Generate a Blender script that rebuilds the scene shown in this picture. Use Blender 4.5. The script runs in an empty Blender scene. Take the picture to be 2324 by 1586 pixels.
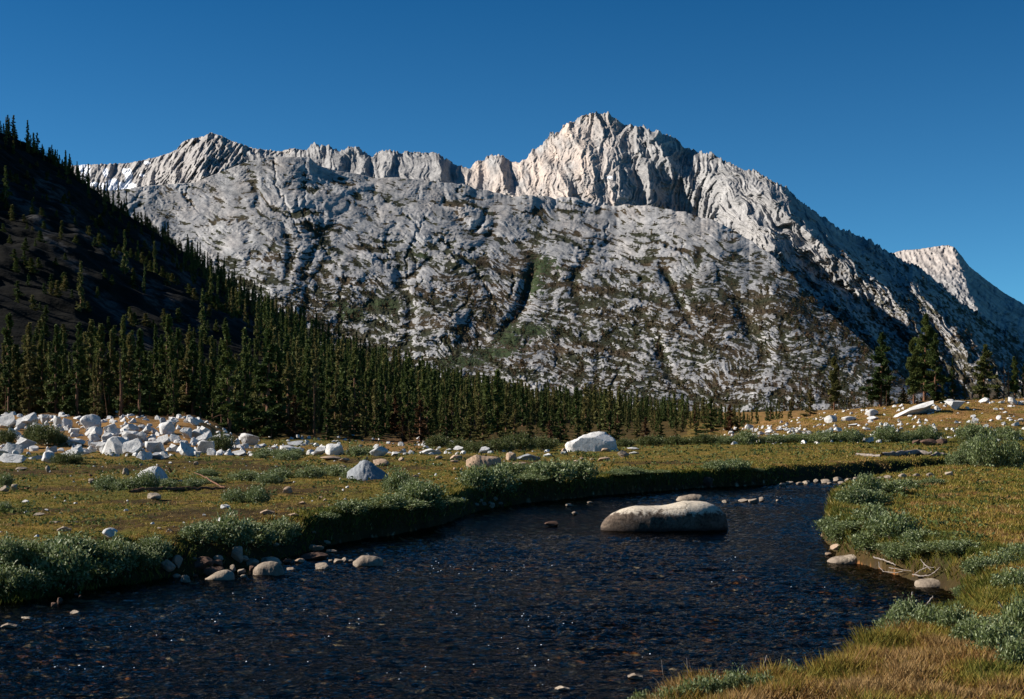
import bpy, math, random
import numpy as np
from mathutils import Vector

# ---------------------------------------------------------------- camera, sky, sun, exposure
sc = bpy.context.scene
C = sc.collection
F = 3228.0                      # focal length in traced units (picture 2324 wide, 1586 high)
CX, HY = 1162.0, 940.0          # centre column, horizon row
EYE = 2.15                      # eye height above the meadow (z = 0); the river lies at z = -0.65
WZ = -0.65
cam = bpy.data.cameras.new("camera")
camo = bpy.data.objects.new("camera", cam); C.objects.link(camo)
camo.location = (0, 0, EYE); camo.rotation_euler = (math.radians(90), 0, 0)
cam.sensor_width = 36.0; cam.lens = 36.0 * F / 2324.0
cam.shift_y = (HY - 793.0) / 2324.0
cam.clip_start = 0.1; cam.clip_end = 30000
sc.camera = camo
SUN_EL = math.radians(28.0)
SUN_AZ = math.radians(275.0)    # compass bearing of the sun, north = +Y: it stands to the left
L = Vector((math.sin(SUN_AZ) * math.cos(SUN_EL), math.cos(SUN_AZ) * math.cos(SUN_EL), math.sin(SUN_EL)))
world = bpy.data.worlds.new("World"); sc.world = world; world.use_nodes = True
nt = world.node_tree; nt.nodes.clear()
sky = nt.nodes.new("ShaderNodeTexSky"); sky.sky_type = 'NISHITA'; sky.sun_disc = False
sky.sun_elevation = SUN_EL; sky.sun_rotation = SUN_AZ
sky.altitude = 3000; sky.air_density = 0.75; sky.dust_density = 0.0; sky.ozone_density = 4.0
tint = nt.nodes.new("ShaderNodeMix"); tint.data_type = 'RGBA'; tint.blend_type = 'MULTIPLY'
tint.inputs[0].default_value = 1.0
# the thin mountain air: pale near the horizon, deep blue higher up
tc_ = nt.nodes.new("ShaderNodeTexCoord"); sx_ = nt.nodes.new("ShaderNodeSeparateXYZ"); rp_ = nt.nodes.new("ShaderNodeValToRGB")
nt.links.new(tc_.outputs['Generated'], sx_.inputs[0]); nt.links.new(sx_.outputs[2], rp_.inputs[0]); nt.links.new(rp_.outputs[0], tint.inputs[7])
rp_.color_ramp.elements[0].position = 0.04; rp_.color_ramp.elements[0].color = (0.52, 1.0, 1.0, 1)
rp_.color_ramp.elements[1].position = 0.30; rp_.color_ramp.elements[1].color = (0.13, 0.66, 0.86, 1)
bg = nt.nodes.new("ShaderNodeBackground"); bg.inputs[1].default_value = 0.062
wo = nt.nodes.new("ShaderNodeOutputWorld")
nt.links.new(sky.outputs[0], tint.inputs[6]); nt.links.new(tint.outputs[2], bg.inputs[0]); nt.links.new(bg.outputs[0], wo.inputs[0])
sl = bpy.data.lights.new("sun", 'SUN'); sl.energy = 5.0; sl.angle = math.radians(0.5); sl.color = (1.0, 0.935, 0.85)
so = bpy.data.objects.new("sun", sl); C.objects.link(so)
so.rotation_euler = L.to_track_quat('Z', 'Y').to_euler(); so.location = (-50, 0, 60)
sc.view_settings.view_transform = 'Standard'; sc.view_settings.look = 'None'
sc.view_settings.gamma = 1.0; sc.view_settings.exposure = 0.88
sc.cycles.max_bounces = 6; sc.cycles.transparent_max_bounces = 12
sc.cycles.caustics_reflective = False; sc.cycles.caustics_refractive = False

# ---------------------------------------------------------------- numpy noise
rs = np.random.RandomState(7)
PERM = rs.permutation(512).astype(np.int64)
PERM = np.concatenate([PERM, PERM, PERM])
ANG = rs.rand(512) * 2 * np.pi
GX, GY = np.cos(ANG), np.sin(ANG)
def pn(x, y, seed=0):
    x = np.asarray(x, float) + seed * 17.13; y = np.asarray(y, float) + seed * 7.77
    xi = np.floor(x).astype(np.int64); yi = np.floor(y).astype(np.int64)
    xf = x - xi; yf = y - yi
    u = xf * xf * xf * (xf * (xf * 6 - 15) + 10); v = yf * yf * yf * (yf * (yf * 6 - 15) + 10)
    def g(ix, iy, fx, fy):
        h = PERM[(PERM[(xi + ix) & 511] + yi + iy) & 511]
        return GX[h] * fx + GY[h] * fy
    a = g(0, 0, xf, yf); b = g(1, 0, xf - 1, yf); c = g(0, 1, xf, yf - 1); d = g(1, 1, xf - 1, yf - 1)
    return (a + (b - a) * u + (c - a) * v + (a - b - c + d) * u * v) * 1.5
def fbm(x, y, o=5, seed=0, pers=0.5, lac=2.03, mode=None):
    s = 0; a = 1.0; t = 0
    for i in range(o):
        n = pn(x, y, seed + i * 3)
        if mode == 'billow': n = np.abs(n) * 2 - 0.6
        elif mode == 'ridge': n = 0.6 - np.abs(n) * 2
        s = s + n * a; t += a; a *= pers
        x = x * lac * 0.96 + y * lac * 0.28; y = y * lac * 0.96 - x * 0.28
    return s
def sstep(a, b, x):
    t = np.clip((np.asarray(x, float) - a) / (b - a), 0, 1); return t * t * (3 - 2 * t)
def n3(p, seed=0):             # cheap 3-D noise from three planes
    return (pn(p[:, 0] + p[:, 2] * .37, p[:, 1] - p[:, 2] * .21, seed) + pn(p[:, 1] + p[:, 0] * .31, p[:, 2] + 5, seed + 1) + pn(p[:, 2] - p[:, 1] * .27, p[:, 0] + 9, seed + 2)) / 1.7

# ---------------------------------------------------------------- mesh helpers
def mesh_np(name, verts, faces, mat=None, smooth=True, attrs=None, mats=None, fmat=None):
    """verts (n,3), faces (m,k) with a constant k -> mesh"""
    me = bpy.data.meshes.new(name)
    verts = np.ascontiguousarray(verts, dtype=np.float32); faces = np.ascontiguousarray(faces, dtype=np.int32)
    m, k = faces.shape
    me.vertices.add(len(verts)); me.vertices.foreach_set("co", verts.ravel())
    me.loops.add(m * k); me.loops.foreach_set("vertex_index", faces.ravel())
    me.polygons.add(m); me.polygons.foreach_set("loop_start", np.arange(0, m * k, k, dtype=np.int32))
    try: me.polygons.foreach_set("loop_total", np.full(m, k, dtype=np.int32))
    except Exception: pass
    if fmat is not None: me.polygons.foreach_set("material_index", np.asarray(fmat, dtype=np.int32))
    me.polygons.foreach_set("use_smooth", np.full(m, smooth, dtype=bool))
    me.update(calc_edges=True)
    for an, av in (attrs or {}).items():
        av = np.asarray(av, dtype=np.float32)
        if av.ndim == 1:
            at = me.attributes.new(an, 'FLOAT', 'POINT'); at.data.foreach_set("value", av)
        else:
            at = me.attributes.new(an, 'FLOAT_COLOR', 'POINT')
            at.data.foreach_set("color", np.concatenate([av, np.ones((len(av), 4 - av.shape[1]), np.float32)], 1).astype(np.float32).ravel())
    for mm in (mats or ([mat] if mat else [])): me.materials.append(mm)
    me.validate()
    return me
def grid_faces(nu, nv):
    i = np.arange(nu * nv).reshape(nv, nu)
    return np.stack([i[:-1, :-1], i[:-1, 1:], i[1:, 1:], i[1:, :-1]], -1).reshape(-1, 4)
def tag(o, label=None, cat=None, group=None, kind=None):
    if label: o["label"] = label
    if cat: o["category"] = cat
    if group: o["group"] = group
    if kind: o["kind"] = kind
    return o
def link(name, data, parent=None):
    o = bpy.data.objects.new(name, data); C.objects.link(o)
    if parent is not None: o.parent = parent
    return o
def empty(name, loc):
    o = bpy.data.objects.new(name, None); C.objects.link(o); o.location = loc; o.empty_display_size = 0.2
    return o

# ---------------------------------------------------------------- materials
def new_mat(name):
    m = bpy.data.materials.new(name); m.use_nodes = True
    n = m.node_tree; n.nodes.clear()
    out = n.nodes.new("ShaderNodeOutputMaterial"); b = n.nodes.new("ShaderNodeBsdfPrincipled")
    n.links.new(b.outputs[0], out.inputs[0])
    b.inputs['Specular IOR Level'].default_value = 0.25
    return m, n, b
def N(n, t, **kw):
    x = n.nodes.new("ShaderNode" + t)
    for k, v in kw.items(): setattr(x, k, v)
    return x
def noise(n, scale, detail=5, rough=0.55, vec=None, dist=0.0):
    x = N(n, "TexNoise"); x.inputs['Scale'].default_value = scale; x.inputs['Detail'].default_value = detail
    x.inputs['Roughness'].default_value = rough; x.inputs['Distortion'].default_value = dist
    if vec is not None: n.links.new(vec, x.inputs['Vector'])
    return x.outputs['Fac']
def ramp(n, fac, stops, interp='LINEAR'):
    r = N(n, "ValToRGB"); cr = r.color_ramp; cr.interpolation = interp
    while len(cr.elements) < len(stops): cr.elements.new(0.5)
    for e, (p, c) in zip(cr.elements, stops):
        e.position = p; e.color = tuple(c) + (1,) if len(c) == 3 else c
    n.links.new(fac, r.inputs[0]); return r.outputs[0]
def g3(v): return (v, v, v)
def mix(n, fac, a, b, mode='MIX'):
    x = N(n, "Mix"); x.data_type = 'RGBA'; x.blend_type = mode
    for s, v in ((0, fac), (6, a), (7, b)):
        if isinstance(v, (int, float)): x.inputs[s].default_value = v
        elif isinstance(v, tuple): x.inputs[s].default_value = v if len(v) == 4 else v + (1,)
        else: n.links.new(v, x.inputs[s])
    return x.outputs[2]
def math_(n, op, a, b=0.0):
    x = N(n, "Math"); x.operation = op
    for s, v in ((0, a), (1, b)):
        if isinstance(v, (int, float)): x.inputs[s].default_value = v
        else: n.links.new(v, x.inputs[s])
    return x.outputs[0]
def attr(n, name, col=False):
    x = N(n, "Attribute"); x.attribute_name = name
    return x.outputs['Color'] if col else x.outputs['Fac']
def pos(n, scale=(1, 1, 1), obj=False):
    if obj: src = N(n, "TexCoord").outputs['Object']
    else: src = N(n, "NewGeometry").outputs['Position']
    mp = N(n, "Mapping"); mp.inputs['Scale'].default_value = scale
    n.links.new(src, mp.inputs['Vector']); return mp.outputs[0]
def bump(n, b, h, strength, dist):
    x = N(n, "Bump"); x.inputs['Strength'].default_value = strength; x.inputs['Distance'].default_value = dist
    n.links.new(h, x.inputs['Height']); n.links.new(x.outputs[0], b.inputs['Normal'])

def mountain_mat(name, light, dark, veg1, veg2, warm):
    m, n, b = new_mat(name)
    p = pos(n)
    n1 = noise(n, 0.02, 8, 0.62, p); n2 = noise(n, 0.14, 6, 0.65, p)
    ps = pos(n, (1, 1, 0.12)); streak = noise(n, 0.05, 6, 0.6, ps)
    rock = mix(n, ramp(n, n1, [(0.35, g3(0)), (0.62, g3(1))]), dark, light)
    rock = mix(n, ramp(n, streak, [(0.45, g3(0)), (0.70, g3(0.35))]), rock, dark)
    rock = mix(n, attr(n, "warm"), rock, warm)
    rock = mix(n, ramp(n, n2, [(0.30, g3(0.75)), (0.48, g3(0))]), rock, tuple(c * 0.45 for c in dark))
    veg = mix(n, ramp(n, noise(n, 0.012, 4, 0.5, p), [(0.45, g3(0)), (0.6, g3(1))]), veg1, veg2)
    veg = mix(n, attr(n, "green"), veg, (0.032, 0.046, 0.018))
    v = math_(n, 'ADD', attr(n, "veg"), math_(n, 'MULTIPLY', math_(n, 'SUBTRACT', n2, 0.5), 1.3))
    vm = ramp(n, v, [(0.45, g3(0)), (0.56, g3(1))])
    col = mix(n, vm, rock, veg)
    col = mix(n, attr(n, "snow"), col, (0.82, 0.84, 0.88))
    n.links.new(col, b.inputs['Base Color']); b.inputs['Roughness'].default_value = 0.9
    b.inputs['Specular IOR Level'].default_value = 0.1
    bump(n, b, n2, 0.45, 3.0)
    return m
M = {}
M['granite'] = mountain_mat("granite_slope", (0.37, 0.362, 0.355), (0.19, 0.19, 0.19), (0.028, 0.030, 0.015), (0.050, 0.036, 0.020), (0.40, 0.345, 0.30))
M['peakrock'] = mountain_mat("peak_granite", (0.35, 0.34, 0.33), (0.17, 0.17, 0.17), (0.045, 0.042, 0.025), (0.060, 0.045, 0.03), (0.50, 0.41, 0.345))

def poly(pts, x):
    a = np.array(pts, float); return np.interp(x, a[:, 0], a[:, 1])
def seg_sd(px, py, pts):
    """distance to a polyline, signed by side (positive = right of / below it), with the parameter along it"""
    best = np.full(np.shape(px), 1e9); sg = np.zeros(np.shape(px)); tt = np.zeros(np.shape(px)); n = len(pts) - 1
    for i in range(n):
        (x0, y0), (x1, y1) = pts[i][:2], pts[i + 1][:2]
        dx, dy = x1 - x0, y1 - y0; l2 = dx * dx + dy * dy
        t = np.clip(((px - x0) * dx + (py - y0) * dy) / l2, 0, 1)
        ex, ey = px - x0 - t * dx, py - y0 - t * dy; d = np.hypot(ex, ey)
        m = d < best
        best = np.where(m, d, best); sg = np.where(m, np.sign(dx * ey - dy * ex), sg); tt = np.where(m, (i + t) / n, tt)
    return best * -sg, tt

RIDGE = [(560,345),(640,352),(700,338),(713,322),(726,329),(746,328),(766,343),(787,334),(804,333),(831,346),(841,355),(846,363),(851,346),(865,341),(885,338),(912,350),(922,343),(953,345),(990,345),(1011,360),(1034,373),(1051,380),(1065,394),(1072,378),(1082,363),(1096,363),(1116,351),(1133,350),(1150,358),(1170,370),(1179,380),(1187,363),(1194,367),(1201,350),(1211,338),(1224,333),(1238,319),(1250,304),(1269,299),(1279,283),(1299,278),(1313,265),(1330,260),(1367,255),(1381,256),(1394,267),(1408,280),(1435,282),(1452,287),(1462,285),(1469,294),(1503,302),(1530,312),(1552,332),(1585,343),(1623,349),(1641,362),(1667,373),(1690,386),(1712,386),(1731,394),(1749,407),(1787,425),(1809,448),(1839,470),(1869,492),(1906,518),(1943,531),(1973,545),(1995,559),(2025,574),(2047,589),(2092,608),(2144,653),(2182,686),(2219,709),(2275,746),(2324,776),(2600,940)]
SLAB = [(-300,520),(150,470),(244,434),(339,421),(441,414),(509,387),(560,367),(610,356),(702,356),(722,375),(763,387),(811,394),(851,404),(899,402),(1011,414),(1062,421),(1153,443),(1214,448),(1299,451),(1367,466),(1452,466),(1511,474),(1585,489),(1649,511),(1697,541),(1753,578),(1794,619),(1846,682),(1898,723),(1969,783),(2040,850),(2120,905),(2300,960)]
FARL = [(-100,385),(163,375),(187,373),(237,372),(289,370),(323,363),(353,356),(380,348),(401,339),(414,322),(431,314),(462,309),(477,300),(502,307),(519,316),(546,326),(574,336),(601,339),(638,343),(662,336),(699,340),(760,350)]
FARR = [(1900,600),(2025,574),(2051,567),(2085,565),(2122,559),(2152,556),(2167,561),(2182,580),(2200,604),(2238,634),(2279,664),(2324,690),(2500,800),(2600,850)]

def sheet(name, x0, x1, nx, ny, crest, base, dbase, dcrest, relief, mat, jag=2.0, pw=1.0, attrs=None, seed=0, label=None):
    u = np.linspace(x0, x1, nx); cr = poly(crest, u)
    ww = 75; crs = np.convolve(np.pad(cr, ww, mode='edge'), np.hanning(2 * ww + 1) / np.hanning(2 * ww + 1).sum(), mode='valid')
    if name == 'granite_slope': cr = cr + 4.5 * fbm(u / 70.0, u * 0 + 5, 3, 6, 0.6, mode='ridge') * sstep(900, 1150, u) * sstep(1980, 1850, u)
    cr = cr + jag * (fbm(u / 11.0, u * 0 + seed, 4, seed, 0.65, mode='ridge'))
    v = np.linspace(0, 1, ny)
    U, V = np.meshgrid(u, v)
    bs = poly(base, u); PY = bs[None] + (crs - bs)[None] * V + (cr - crs)[None] * V ** 24; VS = V
    D = poly(dbase, u)[None] + (poly(dcrest, u) - poly(dbase, u))[None] * V ** pw
    r, A = relief(U, PY, V)
    D = D - r
    # back slope behind the crest, so that the mountain is solid
    k = 6
    Ub = np.repeat(u[None], k, 0); Vb = np.ones_like(Ub)
    Db = D[-1][None] + np.linspace(0, 1, k + 1)[1:, None] * 400.0
    Zc = EYE + (HY - cr) / F * D[-1]
    Zb = Zc[None] - np.linspace(0, 1, k + 1)[1:, None] * 260.0
    X = (U - CX) / F * D; Z = EYE + (HY - PY) / F * D
    Xb = (Ub - CX) / F * D[-1][None]
    X = np.concatenate([X, Xb]); Y = np.concatenate([D, Db]); Z = np.concatenate([Z, Zb])
    co = np.stack([X, Y, Z], -1).reshape(-1, 3)
    at = {}
    for kk in ('veg', 'warm', 'snow', 'green'):
        a = A.get(kk, np.zeros_like(U)); at[kk] = np.concatenate([a, np.repeat(a[-1:], k, 0)]).ravel()
    me = mesh_np(name, co, grid_faces(nx, ny + k), mat, True, at)
    o = link(name, me); tag(o, kind='structure', label=label)
    return o, co[:nx * ny].reshape(ny, nx, 3), A

def rib(U, PY, pts, amp, wl, wr):
    """a spur toward the viewer: rises over wl px on its left side and drops over wr px on its right"""
    d, t = seg_sd(U, PY, pts)
    e = np.sin(np.clip(t, 0.02, 0.98) * np.pi) ** 0.5
    return amp * e * np.where(d < 0, np.clip(1 + d / wl, 0, 1) ** 1.3, np.clip(1 - d / wr, 0, 1) ** 1.0)
def gully(U, PY, pts, amp, w):
    d, t = seg_sd(U, PY, pts)
    e = np.sin(np.clip(t, 0.05, 0.95) * np.pi) ** 0.5
    return -amp * e * np.exp(-(d / w) ** 2)
def box_blur(a, k):
    c = np.cumsum(np.pad(a, ((k, k), (0, 0)), mode='edge'), 0); a = (c[2 * k:] - c[:-2 * k]) / (2 * k)
    c = np.cumsum(np.pad(a, ((0, 0), (k, k)), mode='edge'), 1); return (c[:, 2 * k:] - c[:, :-2 * k]) / (2 * k)

# front granite slope
def relief_slab(U, PY, V):
    x, y = U / 100.0, PY / 100.0
    wx = x + 0.35 * fbm(x * 1.3, y * 1.3, 3, 40); wy = y + 0.35 * fbm(x * 1.3, y * 1.3, 3, 50)
    low = sstep(560, 700, PY)
    wy2 = y + 0.22 * fbm(x * 0.9, y * 0.9, 2, 43)
    lx, ly = x * 0.95 + wy2 * 0.30, wy2 * 0.95 - x * 0.26
    for (cx, cy, rx, ry, am) in [(1000,690,120,100,17),(820,650,110,80,14),(1370,660,120,95,16),(1110,520,90,40,8),(760,470,120,60,10),(1500,590,150,60,10),(560,520,90,70,12),(930,500,110,50,9),(1330,520,90,40,7),(1560,740,110,100,12),(660,620,70,80,12),(1250,850,120,90,8),(1020,850,120,80,8)]:
        r0 = np.hypot((U - cx) / rx, (PY - cy) / ry) + 0.18 * fbm(x * 3, y * 3, 2, 44)
        dome_ = am * (1 - np.clip(r0, 0, 1) ** 2.6)
        r = dome_ if cx == 1000 else np.maximum(r, dome_)
    r = r + 16 * fbm(wx * 0.6, wy * 0.8, 3, 1, 0.5)
    r = r + 2.4 * fbm(lx * 1.8, ly * 5.0, 3, 5, 0.55, mode='ridge')
    sm = 1 - .82 * sstep(-.12, .25, fbm(x * 1.2, y * 2.0, 3, 46)) * (1 - .5 * low)
    r = r + 1.25 * sm * fbm(lx * 5.5, ly * 13, 3, 9, 0.6, mode='ridge')
    r = r + 0.68 * sm * fbm(x * 16 + y * 4, y * 34 - x * 9, 4, 12, 0.72, mode='ridge') * (0.55 + 0.8 * low)
    r = r + 0.85 * sm * fbm(x * 7 + y * 3, y * 5, 4, 79, 0.65, mode='ridge')
    for pts, a, w in [
        ([(1215,590),(1200,640),(1185,700),(1140,752)], 34, 13), ([(905,590),(912,640),(935,700),(925,760)], 18, 12),
        ([(975,590),(960,605),(905,650)], 14, 9), ([(1500,600),(1540,680),(1570,740)], 22, 10), ([(1110,470),(1095,500),(1075,530)], 16, 7),
        ([(720,560),(690,620),(700,700)], 8, 11), ([(560,400),(590,440),(575,480)], 8, 8), ([(1350,560),(1300,640),(1330,760)], 12, 12),
        ([(640,500),(660,560),(650,640)], 12, 10), ([(1650,640),(1700,740),(1760,840)], 22, 16), ([(1480,760),(1520,850),(1600,930)], 14, 14),
        ([(1010,460),(1060,520),(1180,560),(1240,600)], 16, 14)]:
        r = r + gully(U, PY, pts, a, w)
    r = r + rib(U, PY, [(1585,489),(1700,545),(1800,630),(1900,730),(1975,790)], 34, 260, 70)
    r = r + rib(U, PY, [(1640,600),(1740,650),(1840,760),(1900,800)], 26, 120, 34)
    # joints cut across the slabs, ledges with brush run down to the right
    rn = np.random.RandomState(77); vadd = np.zeros_like(U)
    for i in range(150):
        cx, cy = rn.uniform(240, 1900), rn.uniform(400, 930)
        ledge = i % 5 < 3
        an = rn.normal(0.22, 0.16) if ledge else rn.choice([-1, 1]) * rn.uniform(.7, 1.5)
        if cx > 1450 and ledge: an += (cx - 1450) / 900.0
        ln = rn.uniform(50, 170) if ledge else rn.uniform(25, 80)
        if i < 16: ln = rn.uniform(190, 380)
        dx, dy = math.cos(an) * ln / 2, math.sin(an) * ln / 2; bow = rn.uniform(-.18, .18) * ln
        P_ = [(cx - dx, cy - dy), (cx - bow * math.sin(an), cy + bow * math.cos(an)), (cx + dx, cy + dy)]
        j0, j1 = np.searchsorted(U[0], [cx - ln * .6 - 40, cx + ln * .6 + 40])
        if j1 - j0 < 4: continue
        sl_ = (slice(None), slice(j0, j1)); u_, p_ = U[sl_] + 5 * fbm(x[sl_] * 9, y[sl_] * 9, 2, 88), PY[sl_] + 5 * fbm(x[sl_] * 9, y[sl_] * 9, 2, 89)
        d_, t_ = seg_sd(u_, p_, P_); e_ = np.sin(np.clip(t_, .03, .97) * np.pi) ** .6
        if ledge:
            st_ = rn.uniform(3, 9)
            r[sl_] += -st_ * np.tanh(d_ / 3.5) * np.exp(-(d_ / 26) ** 2) * e_
            vadd[sl_] += rn.uniform(.15, .4) * e_ * np.exp(-((d_ - 3) / 6) ** 2)
        else: r[sl_] += -rn.uniform(3, 8) * np.exp(-(d_ / 3.2) ** 2) * e_
    hi = sstep(640, 480, PY)
    # vegetation: ledge lines leaning down to the right, thicker low down
    st = fbm(lx * 2.2, ly * 10.0, 5, 20, 0.66)
    blob = fbm(x * 1.2, y * 1.8, 4, 30, 0.55)
    fine = fbm(lx * 9, ly * 20, 4, 35, 0.65)
    veg = 0.385 + 0.38 * st + 0.20 * blob + 0.34 * fine * (0.4 + 0.8 * low) + 0.20 * low - 0.17 * hi
    veg = veg + vadd
    hollow = box_blur(r, 12) - r
    veg = veg + np.clip(hollow / 9.0, -0.16, 0.22)
    gr = np.zeros_like(U)
    for (cx, cy, rx, ry) in [(1235,600,38,26),(1215,640,26,40),(1200,750,60,16),(800,710,40,20),(870,690,50,14),(1130,800,60,16),(770,690,26,12),(960,580,22,8),(1160,770,50,22),(840,800,60,16),(1050,820,70,14)]:
        gr = np.maximum(gr, sstep(1.25, 0.5, np.hypot((U - cx) / rx, (PY - cy) / ry) * 1.25 + 0.9 * fine))
    veg = np.maximum(veg, gr * 0.9)
    for (cx, cy, rx, ry, s) in [(1190,545,120,12,.25),(1390,542,60,9,.3),(800,560,90,8,.2),(700,530,70,20,.2),(1560,590,130,9,.2),(1100,590,110,26,.2),(1700,700,120,50,.16),(1850,700,90,60,.22),(1180,480,110,9,.25),(720,515,60,14,.25),(1180,600,60,30,.2),(1330,480,70,6,.25)]:
        veg = veg + s * sstep(1.4, 0.3, np.hypot((U - cx) / rx, (PY - cy) / ry))
    warm = np.clip(0.12 * hi + 0.3 * fbm(x * 2, y * 2, 3, 60), 0, 0.8)
    return r, dict(veg=veg, green=gr, warm=warm)
slab, SLCO, SLA = sheet("granite_slope", 60, 2260, 1500, 520, SLAB, [(-300,950),(2300,985)], [(-300,1100),(900,1050),(1600,1000),(2300,900)],
    [(-300,1700),(700,2150),(1400,2250),(1700,2080),(2000,1500),(2300,1050)], relief_slab, M['granite'], jag=0.3, pw=1.15, seed=3)

def relief_peak(U, PY, V):
    x, y = U / 100.0, PY / 100.0
    wx = x + 0.12 * fbm(x * 2, y * 2, 3, 140); wy = y + 0.2 * fbm(x * 2, y * 2, 3, 150)
    cliff = sstep(1640, 1500, U)                      # the upright face and the crags; the long slope lies to the right
    lean = wx - (1 - cliff) * wy * 0.9
    r = 20 * fbm(lean * 1.4, wy * 0.5, 2, 101, 0.5, mode='ridge')
    r = r + 9.0 * fbm(lean * 4.5, wy * 1.2, 3, 104, 0.55, mode='ridge')
    r = r + 3.4 * fbm(lean * 12, wy * 5, 4, 107, 0.62, mode='ridge')
    r = r + 2.4 * fbm(wx * 14, wy * 14, 3, 117, 0.6)
    R = lambda p, a, l, rr: rib(U, PY, p, a, l, rr)
    r = r + R([(1418,284),(1450,330),(1468,395),(1476,480)], 58, 330, 95)
    r = r + R([(1300,280),(1335,340),(1350,400),(1330,470)], 26, 60, 18)
    r = r + R([(1210,345),(1260,380),(1290,430),(1300,480)], 26, 60, 16)
    r = r + R([(1468,355),(1472,400),(1480,470)], 48, 26, 26)
    r = r + R([(1116,352),(1135,380),(1150,450)], 70, 60, 22)
    r = r + R([(1090,362),(1085,400),(1080,450)], 30, 18, 12)
    r = r + R([(990,345),(1000,380),(1003,425)], 85, 80, 26)
    r = r + R([(885,338),(868,380),(870,410)], 48, 26, 24)
    r = r + R([(838,352),(820,385),(815,410)], 30, 14, 14)
    r = r + R([(800,334),(770,360),(760,395)], 46, 40, 26)
    r = r + R([(730,328),(725,360)], 30, 26, 14)
    r = r + R([(1462,285),(1530,380),(1600,470),(1680,560)], 90, 50, 60)
    r = r + R([(1552,332),(1640,420),(1720,520),(1790,590)], 105, 60, 52)
    r = r + R([(1641,362),(1740,450),(1850,540),(1960,640)], 105, 80, 46)
    r = r + R([(1749,407),(1860,520),(1990,640),(2100,760)], 85, 70, 40)
    r = r + R([(1943,531),(2050,630),(2180,760),(2260,850)], 75, 90, 34)
    r = r + R([(2047,589),(2160,700),(2240,800),(2320,880)], 70, 70, 36)
    r = r + R([(1840,640),(1960,740),(2060,860)], 60, 70, 34)
    hi = sstep(620, 480, PY)
    st = fbm((x + y) * 2.0, (y - x) * 6.0, 5, 120, 0.6)
    fine = fbm((x + y) * 7, (y - x) * 14, 4, 135, 0.65)
    veg = 0.41 + 0.28 * st + 0.30 * fine + 0.14 * sstep(620, 800, PY) + 0.2 * sstep(780, 900, PY) - 0.42 * hi - 0.10 * sstep(700, 520, PY)
    warm = np.clip(cliff * (0.55 + 0.6 * fbm(x * 3, y * 2, 3, 160)) * sstep(1480, 1280, U) * sstep(1000, 1080, U) + 0.04, 0, 1)
    sn = np.zeros_like(U)
    for (cx, cy, rx, ry) in [(1383, 402, 7, 3)]:
        sn = np.maximum(sn, sstep(1.2, 0.7, np.hypot((U - cx) / rx, (PY - cy) / ry)))
    return r, dict(veg=veg, warm=warm, snow=sn)
peak, PKCO, PKA = sheet("mountain", 560, 2600, 1300, 420, RIDGE, [(560,470),(1400,560),(1800,860),(2000,960),(2600,985)], [(560,2350),(1440,2230),(1600,2100),(1800,1520),(2000,1300),(2600,1100)],
    [(560,3000),(1050,2900),(1430,2820),(1570,2800),(1750,2480),(2324,2300),(2600,1400)], relief_peak, M['peakrock'], jag=4.0, pw=0.9, seed=11)

def relief_far(U, PY, V):
    x, y = U / 100.0, PY / 100.0
    r = 60 * fbm(x * 1.2 - y * .5, y * 0.9, 2, 201, 0.5, mode='ridge') + 40 * fbm(x * 4 + y * 2.2, y * 1.5, 4, 204, 0.6, mode='ridge') + 7 * fbm(x * 16, y * 12, 3, 209, 0.6)
    r = r + rib(U, PY, [(477,300),(470,340),(440,380),(420,430)], 150, 60, 150)
    r = r + rib(U, PY, [(401,339),(385,370),(340,430)], 60, 30, 60)
    sn = np.zeros_like(U)
    fine = fbm(x * 12, y * 12, 3, 215)
    for (cx, cy, rx, ry) in [(190,392,11,22),(268,424,34,9),(292,402,7,16),(240,390,5,8),(214,418,12,4),(334,369,6,3),(283,388,5,5),(322,397,4,3),(255,418,14,10)]:
        sn = np.maximum(sn, sstep(1.4, 1.1, np.hypot((U - cx) / rx, (PY - cy) / ry) + 0.35 * fine))
    return r, dict(veg=np.full_like(U, 0.1) + 0.12 * fbm(x * 4, y * 8, 4, 220), warm=np.full_like(U, 0.2), snow=sn)
farl, _, _ = sheet("far_ridge", -100, 760, 620, 220, FARL, [(-100,480),(760,480)], [(-100,3600),(760,3300)], [(-100,4700),(760,4000)], relief_far, M['peakrock'], jag=1.6, seed=21)

def relief_dome(U, PY, V):
    x, y = U / 100.0, PY / 100.0
    r = 22 * fbm(x * 2.2 - y, y * 1.6, 4, 301, 0.55, mode='ridge') + 9 * fbm(x * 12, y * 12, 3, 309, 0.6)
    r = r + rib(U, PY, [(2165,560),(2190,640),(2230,740),(2290,820)], 150, 140, 70)
    r = r + rib(U, PY, [(2085,620),(2120,650),(2150,720)], 30, 40, 30)
    return r, dict(veg=0.12 + 0.2 * fbm(x * 5, y * 9, 4, 320) + 0.3 * sstep(640, 760, PY), warm=0.4 * sstep(660, 590, PY))
dome, _, _ = sheet("far_dome", 1900, 2600, 420, 260, FARR, [(1900,900),(2600,960)], [(1900,2300),(2600,1900)], [(1900,4200),(2600,3400)], relief_dome, M['peakrock'], jag=1.0, seed=31)

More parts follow.
